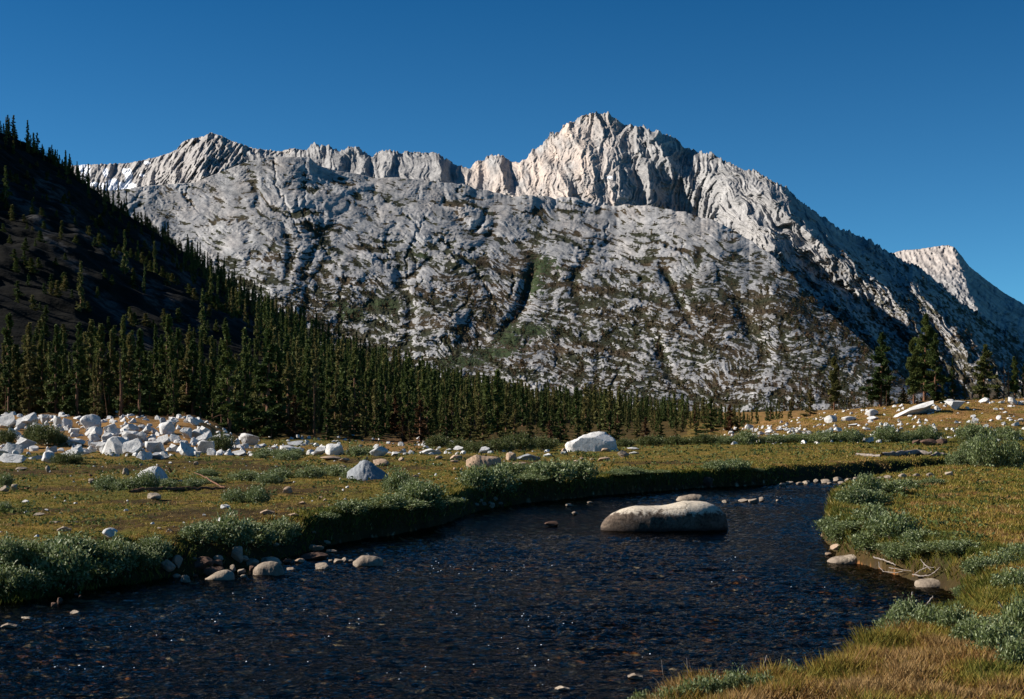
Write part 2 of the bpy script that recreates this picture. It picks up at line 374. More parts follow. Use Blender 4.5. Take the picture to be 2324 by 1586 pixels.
# ---------------------------------------------------------------- the valley floor as a height function
def gp(px, py, z):              # a traced image point on the level z -> plan position
    d = F * (EYE - z) / (py - HY); return ((px - CX) / F * d, d)
LEFTBANK = [(-1400,1440),(-700,1405),(-300,1390),(0,1375),(110,1362),(230,1338),(390,1318),(520,1306),(640,1285),(700,1262),(750,1240),(830,1222),(900,1214),(1010,1190),(1080,1165),(1200,1141),(1360,1125),(1480,1116),(1590,1107),(1750,1101),(1850,1092),(2000,1080),(2150,1071),(2324,1062),(2700,1049)]
RIGHTBANK = [(2700,1056),(2324,1069),(2160,1081),(2050,1092),(1970,1108),(1900,1140),(1868,1180),(1862,1215),(1885,1245),(1890,1268),(1960,1285),(2050,1312),(2110,1326),(2160,1350)]
NEARBANK = [(2130,1392),(1990,1404),(1900,1448),(1850,1488),(1810,1518),(1700,1548),(1580,1560),(1420,1576),(1300,1640)]   # seen over the bank's edge
RIVER = [gp(x, y, WZ) for x, y in LEFTBANK] + [gp(x, y, WZ) for x, y in RIGHTBANK] + [gp(x, y, -.05) for x, y in NEARBANK] + [(0.2, 9.0), (-1.5, 7.0), (-3, 5.8), (-8, 4.6), (-20, 3.2), (-60, 0), (-60, 26)]
def river_sd(x, y):
    """signed distance to the water's edge, positive on land"""
    x = np.asarray(x, float); y = np.asarray(y, float); sh = x.shape; x = x.ravel(); y = y.ravel()
    out = np.full(x.shape, 60.0); near = (y > -5) & (y < 130)
    X = x[near]; Y = y[near]; best = np.full(X.shape, 1e9); ins = np.zeros(X.shape, bool); n = len(RIVER)
    for i in range(n):
        (x0, y0), (x1, y1) = RIVER[i], RIVER[(i + 1) % n]
        dx, dy = x1 - x0, y1 - y0
        t = np.clip(((X - x0) * dx + (Y - y0) * dy) / (dx * dx + dy * dy), 0, 1)
        best = np.minimum(best, np.hypot(X - x0 - t * dx, Y - y0 - t * dy))
        c = ((y0 > Y) != (y1 > Y)) & (X < (x1 - x0) * (Y - y0) / (y1 - y0 + 1e-12) + x0); ins ^= c
    out[near] = np.where(ins, -best, best)
    return out.reshape(sh)
def gnd(x, y, detail=True, parts=False):
    x = np.asarray(x, float); y = np.asarray(y, float)
    ys = np.maximum(y, 3.0); px = CX + F * x / ys
    s = river_sd(x, y) + 0.10 * pn(x * 1.3, y * 1.3, 3) + 0.05 * pn(x * 4, y * 4, 4)
    m = 0.06 * pn(x * 0.22, y * 0.16, 11) + 0.05 * pn(x * 0.7, y * 0.6, 12)
    if detail: m = m + 0.035 * pn(x * 2.3, y * 2.3, 13) + 0.012 * pn(x * 6, y * 6, 14)
    m = m + 0.0
    # rise on the right
    crest = np.interp(px, [1560, 1640, 1700, 1800, 1900, 2060, 2324, 2700, 4000], [945, 975, 972, 950, 934, 920, 905, 888, 860])
    zc = (HY - crest) / F * 150 + EYE
    amt = sstep(1480, 1720, px)
    rise = amt * zc * sstep(92, 150, y) * 1.0
    rise = rise * (1 + 0.12 * pn(x * 0.09, y * 0.09, 15)) + amt * sstep(95, 110, y) * 0.25 * pn(x * 0.4, y * 0.4, 16)
    # boulder apron on the left
    ta = sstep(580, 430, px) * sstep(66, 98, y) * (1.55 + 0.35 * pn(px / 90.0, y * 0.05, 17)) + sstep(960, 700, px) * sstep(72, 120, y) * 0.45
    mid = sstep(110, 260, y) * 1.2
    land = m + rise + ta * 1.0 + mid * (1 - amt)
    # banks: cut where the river bites, shelving where the shore is stony
    stony = np.maximum.reduce([np.exp(-(((px - 560) / 230) ** 2 + ((y - 25.5) / 5.5) ** 2) ** 2), 0.9 * np.exp(-(((px - 1960) / 260) ** 2 + ((y - 60) / 12) ** 2) ** 2) * (x > 10), 0.6 * np.exp(-(((px - 1120) / 70) ** 2 + ((y - 40) / 5) ** 2) ** 2)])
    w = 0.30 + 1.3 * stony + 0.25 * (y < 22) + 1.1 * sstep(520, 200, px) * sstep(32, 26, y) * sstep(17, 20, y) * (x < 0)
    up = sstep(-0.05, 1.0, s / w) ** (1.0 + 0.4 * stony)
    near = sstep(0, 1, (x + 0.5) / 3) * sstep(22, 16, y)
    land = land + 0.10 * near * sstep(0.2, 1.6, s)
    depth = WZ - 0.10 - 0.26 * sstep(0, 3.5, -s) + 0.07 * pn(x * 0.5, y * 0.5, 18) + 0.035 * pn(x * 2.5, y * 2.5, 19)
    z = np.where(s > -0.05, (WZ - 0.10) + (land - (WZ - 0.10)) * up, depth)
    if parts: return z, s, px, stony, up
    return z
# hillside on the left
HD0 = [(-3000,120),(0,140),(600,150),(1000,175),(1300,205),(1700,240)]
HD1 = [(-3000,500),(-600,452),(0,432),(640,400),(1000,345),(1300,290),(1700,262)]
HCR = [(-3000,-700),(-600,-75),(-250,125),(0,300),(170,395),(250,460),(340,515),(400,560),(470,612),(560,672),(640,722),(760,795),(880,850),(1000,890),(1150,925),(1300,945),(1700,962)]
def hill(px, d):
    d0, d1 = poly(HD0, px), poly(HD1, px); zc = EYE + (HY - poly(HCR, px)) / F * d1
    t = (d - d0) / (d1 - d0)
    z = np.where(t < 0, -1.5 + 2 * t, 0)
    tt = np.clip(t, 0, 1)
    z = z + 1.2 * np.clip(t * 12, 0, 1) + (zc - 1.2) * tt ** 0.93
    z = np.where(t > 1, zc - (d - d1) * 0.55, z)
    x = (px - CX) / F * d
    a = np.clip(tt * 3, 0, 1) * np.clip(zc / 60, 0, 1)
    z = z + a * (3.2 * fbm(x / 60, d / 70, 4, 61, 0.5) + 1.2 * fbm(x / 9, d / 9, 3, 66))
    return z
def ground(x, y):
    x = np.asarray(x, float); y = np.asarray(y, float)
    px = CX + F * x / np.maximum(y, 3.0)
    g = gnd(x, y, False)
    return np.where((y > 105) & (px < 1700), np.maximum(g, hill(px, y)), g)
def hit(px, py, dmax=420, z=None):
    """first place where the sight line through a traced point meets the ground"""
    if z is not None:
        x, d = gp(px, py, z); return x, d, z
    d = np.exp(np.linspace(math.log(8), math.log(dmax), 900))
    x = (px - CX) / F * d; zr = EYE + (HY - py) / F * d
    g = ground(x, d); k = np.argmax(g >= zr)
    if g[k] < zr[k]: k = len(d) - 1
    return float(x[k]), float(d[k]), float(g[k])

# ---------------------------------------------------------------- ground material
def ground_mat():
    m, n, b = new_mat("meadow_ground")
    p = pos(n); z = attr(n, "zone", True)
    sep = N(n, "SeparateColor"); n.links.new(z, sep.inputs[0]); sand, peat, green = sep.outputs
    big = noise(n, 0.35, 5, 0.6, p); mid = noise(n, 2.2, 6, 0.65, p); fine = noise(n, 14, 5, 0.7, p)
    grass = mix(n, ramp(n, big, [(0.40, g3(0)), (0.62, g3(1))]), (0.21, 0.140, 0.030), (0.115, 0.112, 0.022))
    grass = mix(n, ramp(n, mid, [(0.42, g3(0)), (0.7, g3(0.8))]), grass, (0.11, 0.052, 0.018))
    grass = mix(n, green, grass, (0.040, 0.052, 0.012))
    sandc = mix(n, ramp(n, mid, [(0.35, g3(0)), (0.65, g3(1))]), (0.30, 0.165, 0.065), (0.19, 0.10, 0.035))
    c = mix(n, sand, grass, sandc)
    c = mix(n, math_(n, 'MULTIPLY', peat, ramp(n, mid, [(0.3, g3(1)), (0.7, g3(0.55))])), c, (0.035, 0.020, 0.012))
    c = mix(n, ramp(n, fine, [(0.35, g3(0.5)), (0.55, g3(0))]), c, (0.03, 0.022, 0.008))
    # river bed: cobbles
    vo = N(n, "TexVoronoi"); vo.inputs['Scale'].default_value = 5.5; vo.inputs['Randomness'].default_value = 1.0
    n.links.new(p, vo.inputs['Vector'])
    sepc = N(n, "SeparateColor"); n.links.new(vo.outputs['Color'], sepc.inputs[0])
    cob = ramp(n, sepc.outputs[0], [(0.0, (0.045, 0.034, 0.026)), (0.34, (0.14, 0.08, 0.042)), (0.58, (0.38, 0.16, 0.06)), (0.76, (0.28, 0.21, 0.14)), (0.90, (0.70, 0.55, 0.36))], 'CONSTANT')
    cob = mix(n, ramp(n, vo.outputs['Distance'], [(0.0, g3(0)), (0.45, g3(0)), (0.75, g3(1))]), cob, (0.015, 0.011, 0.008))
    c = mix(n, attr(n, "bed"), c, cob)
    n.links.new(c, b.inputs['Base Color']); b.inputs['Roughness'].default_value = 0.95; b.inputs['Specular IOR Level'].default_value = 0.05
    h = math_(n, 'ADD', mid, math_(n, 'MULTIPLY', fine, 0.35))
    bump(n, b, h, 0.8, 0.12)
    return m
M['ground'] = ground_mat()
PEAT = [(620, 1112, 190, 14), (540, 1105, 60, 10), (700, 1150, 110, 10), (420, 1170, 130, 22), (560, 1165, 90, 14), (250, 1190, 110, 12), (80, 1070, 160, 9), (300, 1062, 200, 10), (610, 1060, 150, 9), (820, 1045, 90, 8), (440, 1200, 120, 10), (150, 1110, 120, 7), (330, 1140, 120, 7), (120, 1160, 110, 8), (860, 1090, 90, 7), (480, 1048, 160, 6), (900, 1062, 110, 6), (1230, 1050, 90, 5), (60, 1235, 80, 8), (700, 1072, 120, 6), (1500, 1050, 120, 4), (1080, 1040, 60, 7), (180, 1225, 90, 8)]
def make_ground():
    ns, nd = 1150, 1000
    s = np.linspace(-1, 1, ns); s = 0.55 * s + 1.1 * s ** 5 + 0.02
    d = np.concatenate([np.linspace(-12, 7.9, 40), np.exp(np.linspace(math.log(8), math.log(300), nd - 90)), np.linspace(310, 1500, 50)])
    S, D = np.meshgrid(s, d); X = S * (D + 14.0); Y = D
    Z, sd, px, stony, up = gnd(X, Y, True, True)
    Z = np.where(Y > 300, Z + (Y - 300) * 0.004, Z)
    py = HY + F * (EYE - Z) / np.maximum(Y, 3)
    nz = fbm(X * 0.5, Y * 0.5, 4, 71); nf = fbm(X * 1.7, Y * 1.7, 3, 75)
    rise = sstep(1500, 1700, px) * sstep(98, 118, Y + 5 * nz)
    sand = rise * np.clip(0.75 + 0.9 * nz, 0, 1) * sstep(98, 128, Y + 9 * nz)
    sand = np.maximum(sand, sstep(70, 76, Y + 3 * nz) * sstep(600, 500, px + 40 * nz) * 0.9)
    sand = np.maximum(sand, sstep(1.2, 0.6, np.hypot((px - 905) / 95, (py - 1008) / 22) + 0.4 * nf))
    sand = np.maximum(sand, 0.6 * sstep(1.2, 0.6, np.hypot((px - 700) / 180, (py - 1022) / 12) + 0.6 * nf))
    sand = np.maximum(sand, 0.2 * sstep(1.3, 0.3, np.hypot((px - 2000) / 220, (py - 1100) / 60)) * (Y > 25) * (X > 8) * np.clip(.5 + nf, 0, 1))
    sand = sand * np.where((Y < 66) & (sd < 1.5), sstep(.93, .99, up), 1)
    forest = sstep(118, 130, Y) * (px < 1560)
    peat = np.zeros_like(X)
    for cx, cy, rx, ry in PEAT:
        peat = np.maximum(peat, sstep(1.25, 0.55, np.hypot((px - cx) / rx, (py - cy) / ry) + 0.75 * nf))
    peat = peat * (sd > 0.5) * (Y > 18)
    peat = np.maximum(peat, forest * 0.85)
    peat = np.maximum(peat, (1 - sstep(0.72, 0.97, up)) * (sd > -0.2))
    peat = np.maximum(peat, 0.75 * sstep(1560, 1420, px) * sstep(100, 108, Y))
    green = np.clip(0.5 * sstep(0.1, 0.5, nz) + 0.8 * sstep(98, 104, Y) * sstep(120, 108, Y) * (px > 1400), 0, 1) + 0.5 * sstep(1.8, 0.5, sd)
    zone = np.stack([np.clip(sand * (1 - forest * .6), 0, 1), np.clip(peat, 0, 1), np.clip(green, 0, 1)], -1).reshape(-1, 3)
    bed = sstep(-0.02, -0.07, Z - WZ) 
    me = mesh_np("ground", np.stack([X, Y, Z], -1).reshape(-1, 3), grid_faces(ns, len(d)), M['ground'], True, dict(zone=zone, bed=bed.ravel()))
    tag(link("ground", me), kind='structure')
make_ground()

def hill_mat():
    m, n, b = new_mat("hillside"); p = pos(n)
    n1 = noise(n, 0.05, 7, 0.65, p); n2 = noise(n, 0.4, 5, 0.65, p)
    scree = attr(n, "scree"); n0 = noise(n, 0.22, 6, 0.7, p)
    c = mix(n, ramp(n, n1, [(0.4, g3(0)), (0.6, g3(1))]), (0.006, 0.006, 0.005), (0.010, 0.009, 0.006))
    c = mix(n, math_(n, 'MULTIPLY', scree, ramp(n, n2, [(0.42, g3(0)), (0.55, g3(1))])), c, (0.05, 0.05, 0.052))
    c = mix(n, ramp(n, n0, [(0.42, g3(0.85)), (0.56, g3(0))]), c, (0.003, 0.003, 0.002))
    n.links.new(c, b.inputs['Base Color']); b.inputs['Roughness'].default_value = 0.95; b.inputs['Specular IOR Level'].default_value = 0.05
    bump(n, b, n2, 0.4, 1.0); return m
M['hill'] = hill_mat()
def make_hill():
    px = np.concatenate([np.linspace(-3000, -320, 140), np.linspace(-300, 1700, 560)]); k = 260
    t = np.concatenate([np.linspace(-0.15, 1, k), np.linspace(1.04, 1.6, 14)])
    P_, T = np.meshgrid(px, t); d0, d1 = poly(HD0, P_), poly(HD1, P_); D = d0 + (d1 - d0) * T
    Z = hill(P_, D); X = (P_ - CX) / F * D
    PYs = HY - (Z - EYE) / D * F
    f = fbm(X / 14, D / 14, 4, 81)
    sc_ = np.zeros_like(X)
    for pts, w in [([(100,420),(300,620),(450,750)], 22), ([(330,540),(480,680),(620,760)], 16), ([(60,470),(200,640),(330,780)], 16), ([(520,720),(600,750)], 12), ([(700,790),(760,830)], 8), ([(0,420),(140,560)], 14)]:
        dd, _ = seg_sd(P_, PYs, pts); sc_ = np.maximum(sc_, sstep(1.3, 0.4, np.abs(dd) / w + 0.7 * f))
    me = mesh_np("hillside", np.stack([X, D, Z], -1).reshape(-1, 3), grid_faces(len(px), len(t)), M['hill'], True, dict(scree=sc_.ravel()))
    tag(link("hillside", me), kind='structure')
make_hill()

# ---------------------------------------------------------------- water
def water_mat():
    m = bpy.data.materials.new("river_water"); m.use_nodes = True; n = m.node_tree; n.nodes.clear()
    out = N(n, "OutputMaterial"); mx = N(n, "MixShader"); tr = N(n, "BsdfTransparent"); gl = N(n, "BsdfGlossy"); fr = N(n, "Fresnel")
    tr.inputs[0].default_value = (0.70, 0.68, 0.60, 1); gl.inputs['Roughness'].default_value = 0.04; gl.inputs[0].default_value = (0.35, 0.335, 0.32, 1)
    fr.inputs[0].default_value = 1.25
    p = pos(n, (1.0, 1.6, 1.0)); h = math_(n, 'ADD', noise(n, 9, 3, 0.6, p, 0.4), math_(n, 'MULTIPLY', noise(n, 26, 2, 0.6, p), 0.3))
    bp = N(n, "Bump"); bp.inputs['Strength'].default_value = 0.6; bp.inputs['Distance'].default_value = 0.03
    n.links.new(h, bp.inputs['Height']); n.links.new(bp.outputs[0], gl.inputs['Normal']); n.links.new(bp.outputs[0], fr.inputs['Normal'])
    n.links.new(fr.outputs[0], mx.inputs[0]); n.links.new(tr.outputs[0], mx.inputs[1]); n.links.new(gl.outputs[0], mx.inputs[2])
    n.links.new(mx.outputs[0], out.inputs[0]); return m
M['water'] = water_mat()
def wave(x, y):
    a = 0.45 + 0.55 * sstep(-0.3, 0.5, fbm(x * 0.18, y * 0.12, 3, 91)) 
    calm = sstep(30, 36, y) * sstep(54, 46, y) * sstep(6, 1, x)
    a = a * (1 - 0.55 * calm)
    return a * (0.016 * fbm(x * 0.9, y * 1.8, 2, 95, 0.5) + 0.026 * fbm(x * 1.9 + y * .7, y * 4.2, 4, 99, 0.6, mode='ridge'))
def make_water():
    s = np.concatenate([np.linspace(-2.2, -0.52, 50)[:-1], np.linspace(-0.52, 0.42, 1000)]); d = np.exp(np.linspace(math.log(5), math.log(95), 1250)) - 2
    S, D = np.meshgrid(s, d); X = S * (D + 4); Z = WZ + wave(X, D)
    me = mesh_np("river_water", np.stack([X, D, Z], -1).reshape(-1, 3), grid_faces(len(s), len(d)), M['water'], True)
    tag(link("water", me), kind='structure')
make_water()

# ---------------------------------------------------------------- conifers
R = random.Random(5)
def foliage_mat(name, a, bcol, c, rough=0.8):
    m, n, b = new_mat(name)
    rnd = math_(n, 'ADD', attr(n, "rnd"), N(n, "ObjectInfo").outputs['Random'])
    rnd = math_(n, 'FRACT', rnd)
    col = ramp(n, rnd, [(0.0, a), (0.5, bcol), (0.9, c), (1.0, c)])
    p = pos(n); col = mix(n, ramp(n, noise(n, 1.3, 3, 0.6, p), [(0.35, g3(0.45)), (0.6, g3(0))]), col, tuple(v * 0.45 for v in a))
    n.links.new(col, b.inputs['Base Color']); b.inputs['Roughness'].default_value = rough; b.inputs['Specular IOR Level'].default_value = 0.15
    tr = N(n, "BsdfTranslucent"); mx = N(n, "MixShader"); mx.inputs[0].default_value = 0.22
    out = [x for x in n.nodes if x.type == 'OUTPUT_MATERIAL'][0]
    n.links.new(col, tr.inputs[0]); n.links.new(b.outputs[0], mx.inputs[1]); n.links.new(tr.outputs[0], mx.inputs[2]); n.links.new(mx.outputs[0], out.inputs[0])
    return m
M['needle'] = foliage_mat("pine_needles", (0.042, 0.066, 0.018), (0.090, 0.112, 0.028), (0.160, 0.135, 0.046))
M['needle_rust'] = foliage_mat("dying_needles", (0.10, 0.045, 0.018), (0.085, 0.050, 0.018), (0.12, 0.06, 0.03))
def bark_mat(name, a, c):
    m, n, b = new_mat(name); p = pos(n, (1, 1, 0.25))
    n.links.new(mix(n, ramp(n, noise(n, 9, 5, 0.65, p), [(0.35, g3(0)), (0.65, g3(1))]), a, c), b.inputs['Base Color'])
    b.inputs['Roughness'].default_value = 0.9; bump(n, b, noise(n, 25, 4, 0.6, p), 0.6, 0.03); return m
M['bark'] = bark_mat("pine_bark", (0.06, 0.032, 0.020), (0.20, 0.095, 0.050))
M['deadwood'] = bark_mat("weathered_wood", (0.11, 0.09, 0.075), (0.30, 0.255, 0.22))

def tube(pts, rad, k=6):
    """tapered tube through pts -> verts, quads"""
    pts = np.array(pts, float); vs = []; fs = []
    for i, p in enumerate(pts):
        t = pts[min(i + 1, len(pts) - 1)] - pts[max(i - 1, 0)]; t /= np.linalg.norm(t) + 1e-9
        a = np.cross(t, [0.31, 0.95, 0.1]); a /= np.linalg.norm(a) + 1e-9; b_ = np.cross(t, a)
        for j in range(k):
            w = 2 * math.pi * j / k; vs.append(p + rad[i] * (math.cos(w) * a + math.sin(w) * b_))
    for i in range(len(pts) - 1):
        for j in range(k):
            fs.append((i * k + j, i * k + (j + 1) % k, (i + 1) * k + (j + 1) % k, (i + 1) * k + j))
    return np.array(vs), np.array(fs)
def join(parts):
    V = []; Fc = []; o = 0
    for v, f in parts: V.append(v); Fc.append(f + o); o += len(v)
    return np.concatenate(V), np.concatenate(Fc)
def crown_arrays(rnd, H, Wd, bare, n, leaf, taper=0.85, gap=0.35):
    """needle clumps on drooping whorled boughs, thinned unevenly; triangles"""
    out = []
    nb = max(10, int(H * 5.5)); per = max(3, n // nb)
    for i in range(nb):
        t = (i + rnd.rand()) / nb; z = H * (bare + (1 - bare) * t)
        env = Wd * ((1 - t) ** taper) * (0.55 + 0.45 * min(1, t * 5 + 0.3)) + 0.10
        reach = env * (0.45 + 0.75 * rnd.rand()) 
        a = rnd.rand() * 2 * np.pi
        if rnd.rand() < gap * 0.5: reach *= 0.4
        k = max(2, int(per * (0.35 + 0.9 * reach / Wd) * 1.5))
        u = rnd.rand(k) ** 0.6; rad = reach * u
        droop = -0.16 * rad + 0.24 * (u ** 3) * reach * (1 if t > .4 else .3)
        sp = leaf * 1.2
        ang = a + (rnd.rand(k) - .5) * 0.55
        c = np.stack([np.cos(ang) * rad, np.sin(ang) * rad, z + droop + (rnd.rand(k) - .5) * sp], -1)
        out.append(c)
    c = np.concatenate(out); top = np.stack([np.zeros(6), np.zeros(6), H * np.linspace(.93, 1.0, 6)], -1); c = np.concatenate([c, top]); m = len(c)
    tris = []
    for q in range(2):
        d1 = rnd.randn(m, 3) * [1, 1, .55]; d1[:, :2] += c[:, :2] / (np.linalg.norm(c[:, :2], axis=1, keepdims=True) + .3) * .9; d1[:, 2] += 0.25
        d1 /= np.linalg.norm(d1, axis=1, keepdims=True)
        d2 = np.cross(d1, rnd.randn(m, 3)); d2 /= np.linalg.norm(d2, axis=1, keepdims=True) + 1e-9
        s = leaf * (0.6 + 0.8 * rnd.rand(m, 1))
        tris.append(np.stack([c - d1 * s * .5 - d2 * s * .3, c - d1 * s * .4 + d2 * s * .3, c + d1 * s * .8], 1))
    T = np.concatenate(tris); return T.reshape(-1, 3), np.arange(len(T) * 3).reshape(-1, 3)
def make_conifer_meshes(seed, H, Wd, bare, n, leaf, mat, **kw):
    rnd = np.random.RandomState(seed)
    v, f = crown_arrays(rnd, H, Wd, bare, n, leaf, **kw)
    cm = mesh_np("crown", v, f, mat, False)
    lean = (rnd.rand() - .5) * 0.02 * H
    parts = [tube([(0, 0, -0.4), (0, 0, H * .3), (lean, 0, H * .65), (0, 0, H * .98)], [H * .022, H * .016, H * .010, 0.015], 7)]
    for i in range(14):                                     # bare boughs low on the trunk
        z = H * (bare * 0.4 + rnd.rand() * (0.75 - bare * .4)); a = rnd.rand() * 6.28; l = Wd * (0.35 + 0.4 * rnd.rand()) * (1 - z / H) + .15
        parts.append(tube([(0, 0, z), (math.cos(a) * l * .6, math.sin(a) * l * .6, z + .02 * l), (math.cos(a) * l, math.sin(a) * l, z - .15 * l)], [0.03, 0.02, 0.008], 4))
    v, f = join(parts); tm = mesh_np("trunk", v, f, M['bark'], True)
    return tm, cm, H
CON = {}
for i, (H, Wd, bare, n, leaf, tp) in enumerate([(9, 1.45, .04, 1700, .28, 1.0), (8, 1.15, .02, 1500, .26, .85), (10, 1.6, .10, 1800, .28, 1.0), (7, 1.5, .01, 1500, .26, 1.1), (9, .95, .08, 1300, .26, .7), (8.5, 1.75, .03, 1700, .28, 1.15)]):
    CON[i] = make_conifer_meshes(100 + i, H, Wd, bare, n, leaf, M['needle'], taper=tp)
CON['rust'] = make_conifer_meshes(120, 7, 1.0, .1, 800, .26, M['needle_rust'], taper=.8)
for i, (H, Wd, bare) in enumerate([(9.6, 2.15, .20), (9.2, 2.35, .14), (8.5, 2.1, .03), (6.0, 1.05, .22)]):
    CON['big%d' % i] = make_conifer_meshes(140 + i, H, Wd, bare, 5600, .29, M['needle'], taper=.62, gap=.6)
def dead_tree_meshes(seed, H):
    rnd = np.random.RandomState(seed); parts = [tube([(0, 0, -.3), (0.1, 0, H * .5), (0.0, 0, H)], [H * .022, H * .014, .02], 7)]
    for i in range(26):
        z = H * (0.2 + .78 * rnd.rand()); a = rnd.rand() * 6.28; l = 0.9 * (1.15 - z / H) * (0.5 + rnd.rand() * .6)
        parts.append(tube([(0, 0, z), (math.cos(a) * l * .6, math.sin(a) * l * .6, z - .05), (math.cos(a) * l, math.sin(a) * l, z - .02 + .25 * l)], [.03, .018, .006], 4))
    v, f = join(parts); return mesh_np("trunk", v, f, M['bark'], True)
DEAD = dead_tree_meshes(5, 7.0)

def place_tree(kind, x, y, z, h, w=1.0, label=None, group=None, name="pine_tree"):
    tm, cm, H = CON[kind]; s = h / H
    e = empty(name, (x, y, z)); e.scale = (s * w, s * w, s); e.rotation_euler = (R.uniform(-.03, .03), R.uniform(-.03, .03), R.uniform(0, 6.28))
    link("trunk", tm, e); link("crown", cm, e)
    return tag(e, label, "conifer", group)
ORD = ["first", "second", "third", "fourth", "fifth", "sixth", "seventh", "eighth", "ninth", "tenth", "eleventh", "twelfth", "thirteenth", "fourteenth", "fifteenth", "sixteenth", "seventeenth", "eighteenth", "nineteenth", "twentieth"]
def nth(i):
    if i < 20: return ORD[i]
    tens = ["", "", "twenty", "thirty", "forty", "fifty", "sixty", "seventy", "eighty", "ninety"]
    k = i + 1; return tens[k // 10] + ("-" + ORD[k % 10 - 1] if k % 10 else "th") if k % 10 else {20: "twentieth", 30: "thirtieth", 40: "fortieth", 50: "fiftieth", 60: "sixtieth", 70: "seventieth", 80: "eightieth", 90: "ninetieth", 100: "hundredth"}[k]

# the stand on the right, one by one: column, foot row, top row, crown factor, kind, label
STAND = [
 (1893, 934, 812, .8, 'big3', "slim pine standing alone at the left end of the right-hand stand"),
 (1998, 926, 758, 1.0, 'big1', "broad dark pine second from the left of the tall right-hand trees, two bare stems below"),
 (2098, 920, 716, 1.0, 'big0', "tallest pine in the photo, behind the tilted white slab boulder"),
 (2122, 921, 758, .9, 'big2', "olive pine close against the right side of the tallest pine"),
 (2074, 918, 775, .8, 'big3', "narrow pine close against the left side of the tallest pine"),
 (2163, 910, 812, .9, 2, "short dark pine right of the tallest pine and its neighbour"),
 (2190, 908, 826, .8, 4, "small slim pine midway between the tallest pine and the bushy far-right pine"),
 (2232, 912, 782, 1.05, 'big2', "bushy pointed pine branched to the ground near the right edge of the photo"),
 (2304, 906, 812, .8, 'big3', "thin dark pine beside the bare reddish dead pine at the right"),
 (2322, 905, 826, .8, 4, "pine cut by the right edge of the photo"),
 (2018, 928, 832, .8, 4, "small pine tucked under the right side of the broad dark pine"),
 (1962, 932, 905, 1.2, 3, "shrubby little pine at the foot of the broad dark pine"),
 (1838, 946, 884, 1.5, 3, "squat young pine left of the slim lone pine on the rise"),
 (1795, 944, 905, 1.2, 1, "small pointed pine at the left start of the grassy rise"),
 (1748, 952, 908, 1.1, 1, "small pine where the grassy rise meets the far slope"),
 (2052, 918, 880, 1.7, 3, "low spreading pine behind the upper end of the tilted white slab"),
 (2140, 914, 872, 1.6, 3, "low dark pine behind the white rocks right of the tilted slab"),
 (2265, 908, 868, 1.5, 3, "low dark pine right of the bushy far-right pine"),
]
for px, py, top, w, k, lab in STAND:
    d = 153 + R.uniform(-3, 3); x = (px - CX) / F * d; z = float(ground(np.array([x]), np.array([d]))[0]) - .1
    z = min(z, EYE + (HY - py) / F * d); ztop = EYE + (HY - top) / F * d
    place_tree(k, x, d, z, (ztop - z), w, lab, "pines of the right-hand stand")
for px, top, lab in [(2278, 818, "bare reddish dead pine near the right edge of the photo"), (2288, 835, "shorter bare dead pine just right of the taller one"), (2012, 885, "pale dead stem under the broad dark pine")]:
    d = 151; x = (px - CX) / F * d; z = float(ground(np.array([x]), np.array([d]))[0])
    e = empty("dead_pine", (x, d, z)); s = (EYE + (HY - top) / F * d - z) / 7.0; e.scale = (s * .8, s * .8, s); e.rotation_euler[2] = R.random() * 6
    link("trunk", DEAD, e); tag(e, lab, "dead tree")

def PYT(px, d): return HY - (float(hill(np.array([px]), np.array([d]))[0]) - EYE) / d * F
for px, base, top, w, rx, lab in [(272, 962, 812, 1.2, 0, "dead-topped reddish tree standing before the wood above the boulder heap"), (246, 958, 868, .5, -.12, "bare leaning trunk at the wood's edge left of the dead-topped tree"), (125, 950, 925, .6, 0, "short reddish stump behind the boulder heap"), (312, 960, 880, .5, .1, "thin pale dead trunk right of the dead-topped tree"), (712, 985, 850, .6, 0, "tall thin dead trunk in the middle of the wood"), (745, 992, 925, .9, 0, "short pale dead tree before the middle of the wood"), (1012, 1000, 905, .7, 0, "dead grey tree at the wood's front edge, right of the sandy gap"), (12, 952, 870, .5, 0, "bare dead trunk near the left edge of the wood")]:
    d = 103.5; x = (px - CX) / F * d; z = EYE + (HY - base) / F * d - .3; g_ = float(ground(np.array([x]), np.array([d]))[0]); z = min(z, g_)
    e = empty("dead_tree", (x, d, z)); s_ = (EYE + (HY - top) / F * d - z) / 7.0; e.scale = (s_ * w, s_ * w, s_); e.rotation_euler = (0, rx, R.random() * .4)
    link("trunk", DEAD, e); tag(e, lab, "dead tree")
TREES = []     # (screen size, x, y, z, h, w, kind, zone)
def add_tree(px, d, h, w=1.0, kind=None, zone=''):
    x = (px - CX) / F * d; z = float(ground(np.array([x]), np.array([d]))[0]) - .15
    TREES.append((h / d, x, d, z, h, w, kind if kind is not None else R.choice([0, 1, 2, 3, 4, 5]), zone, px))
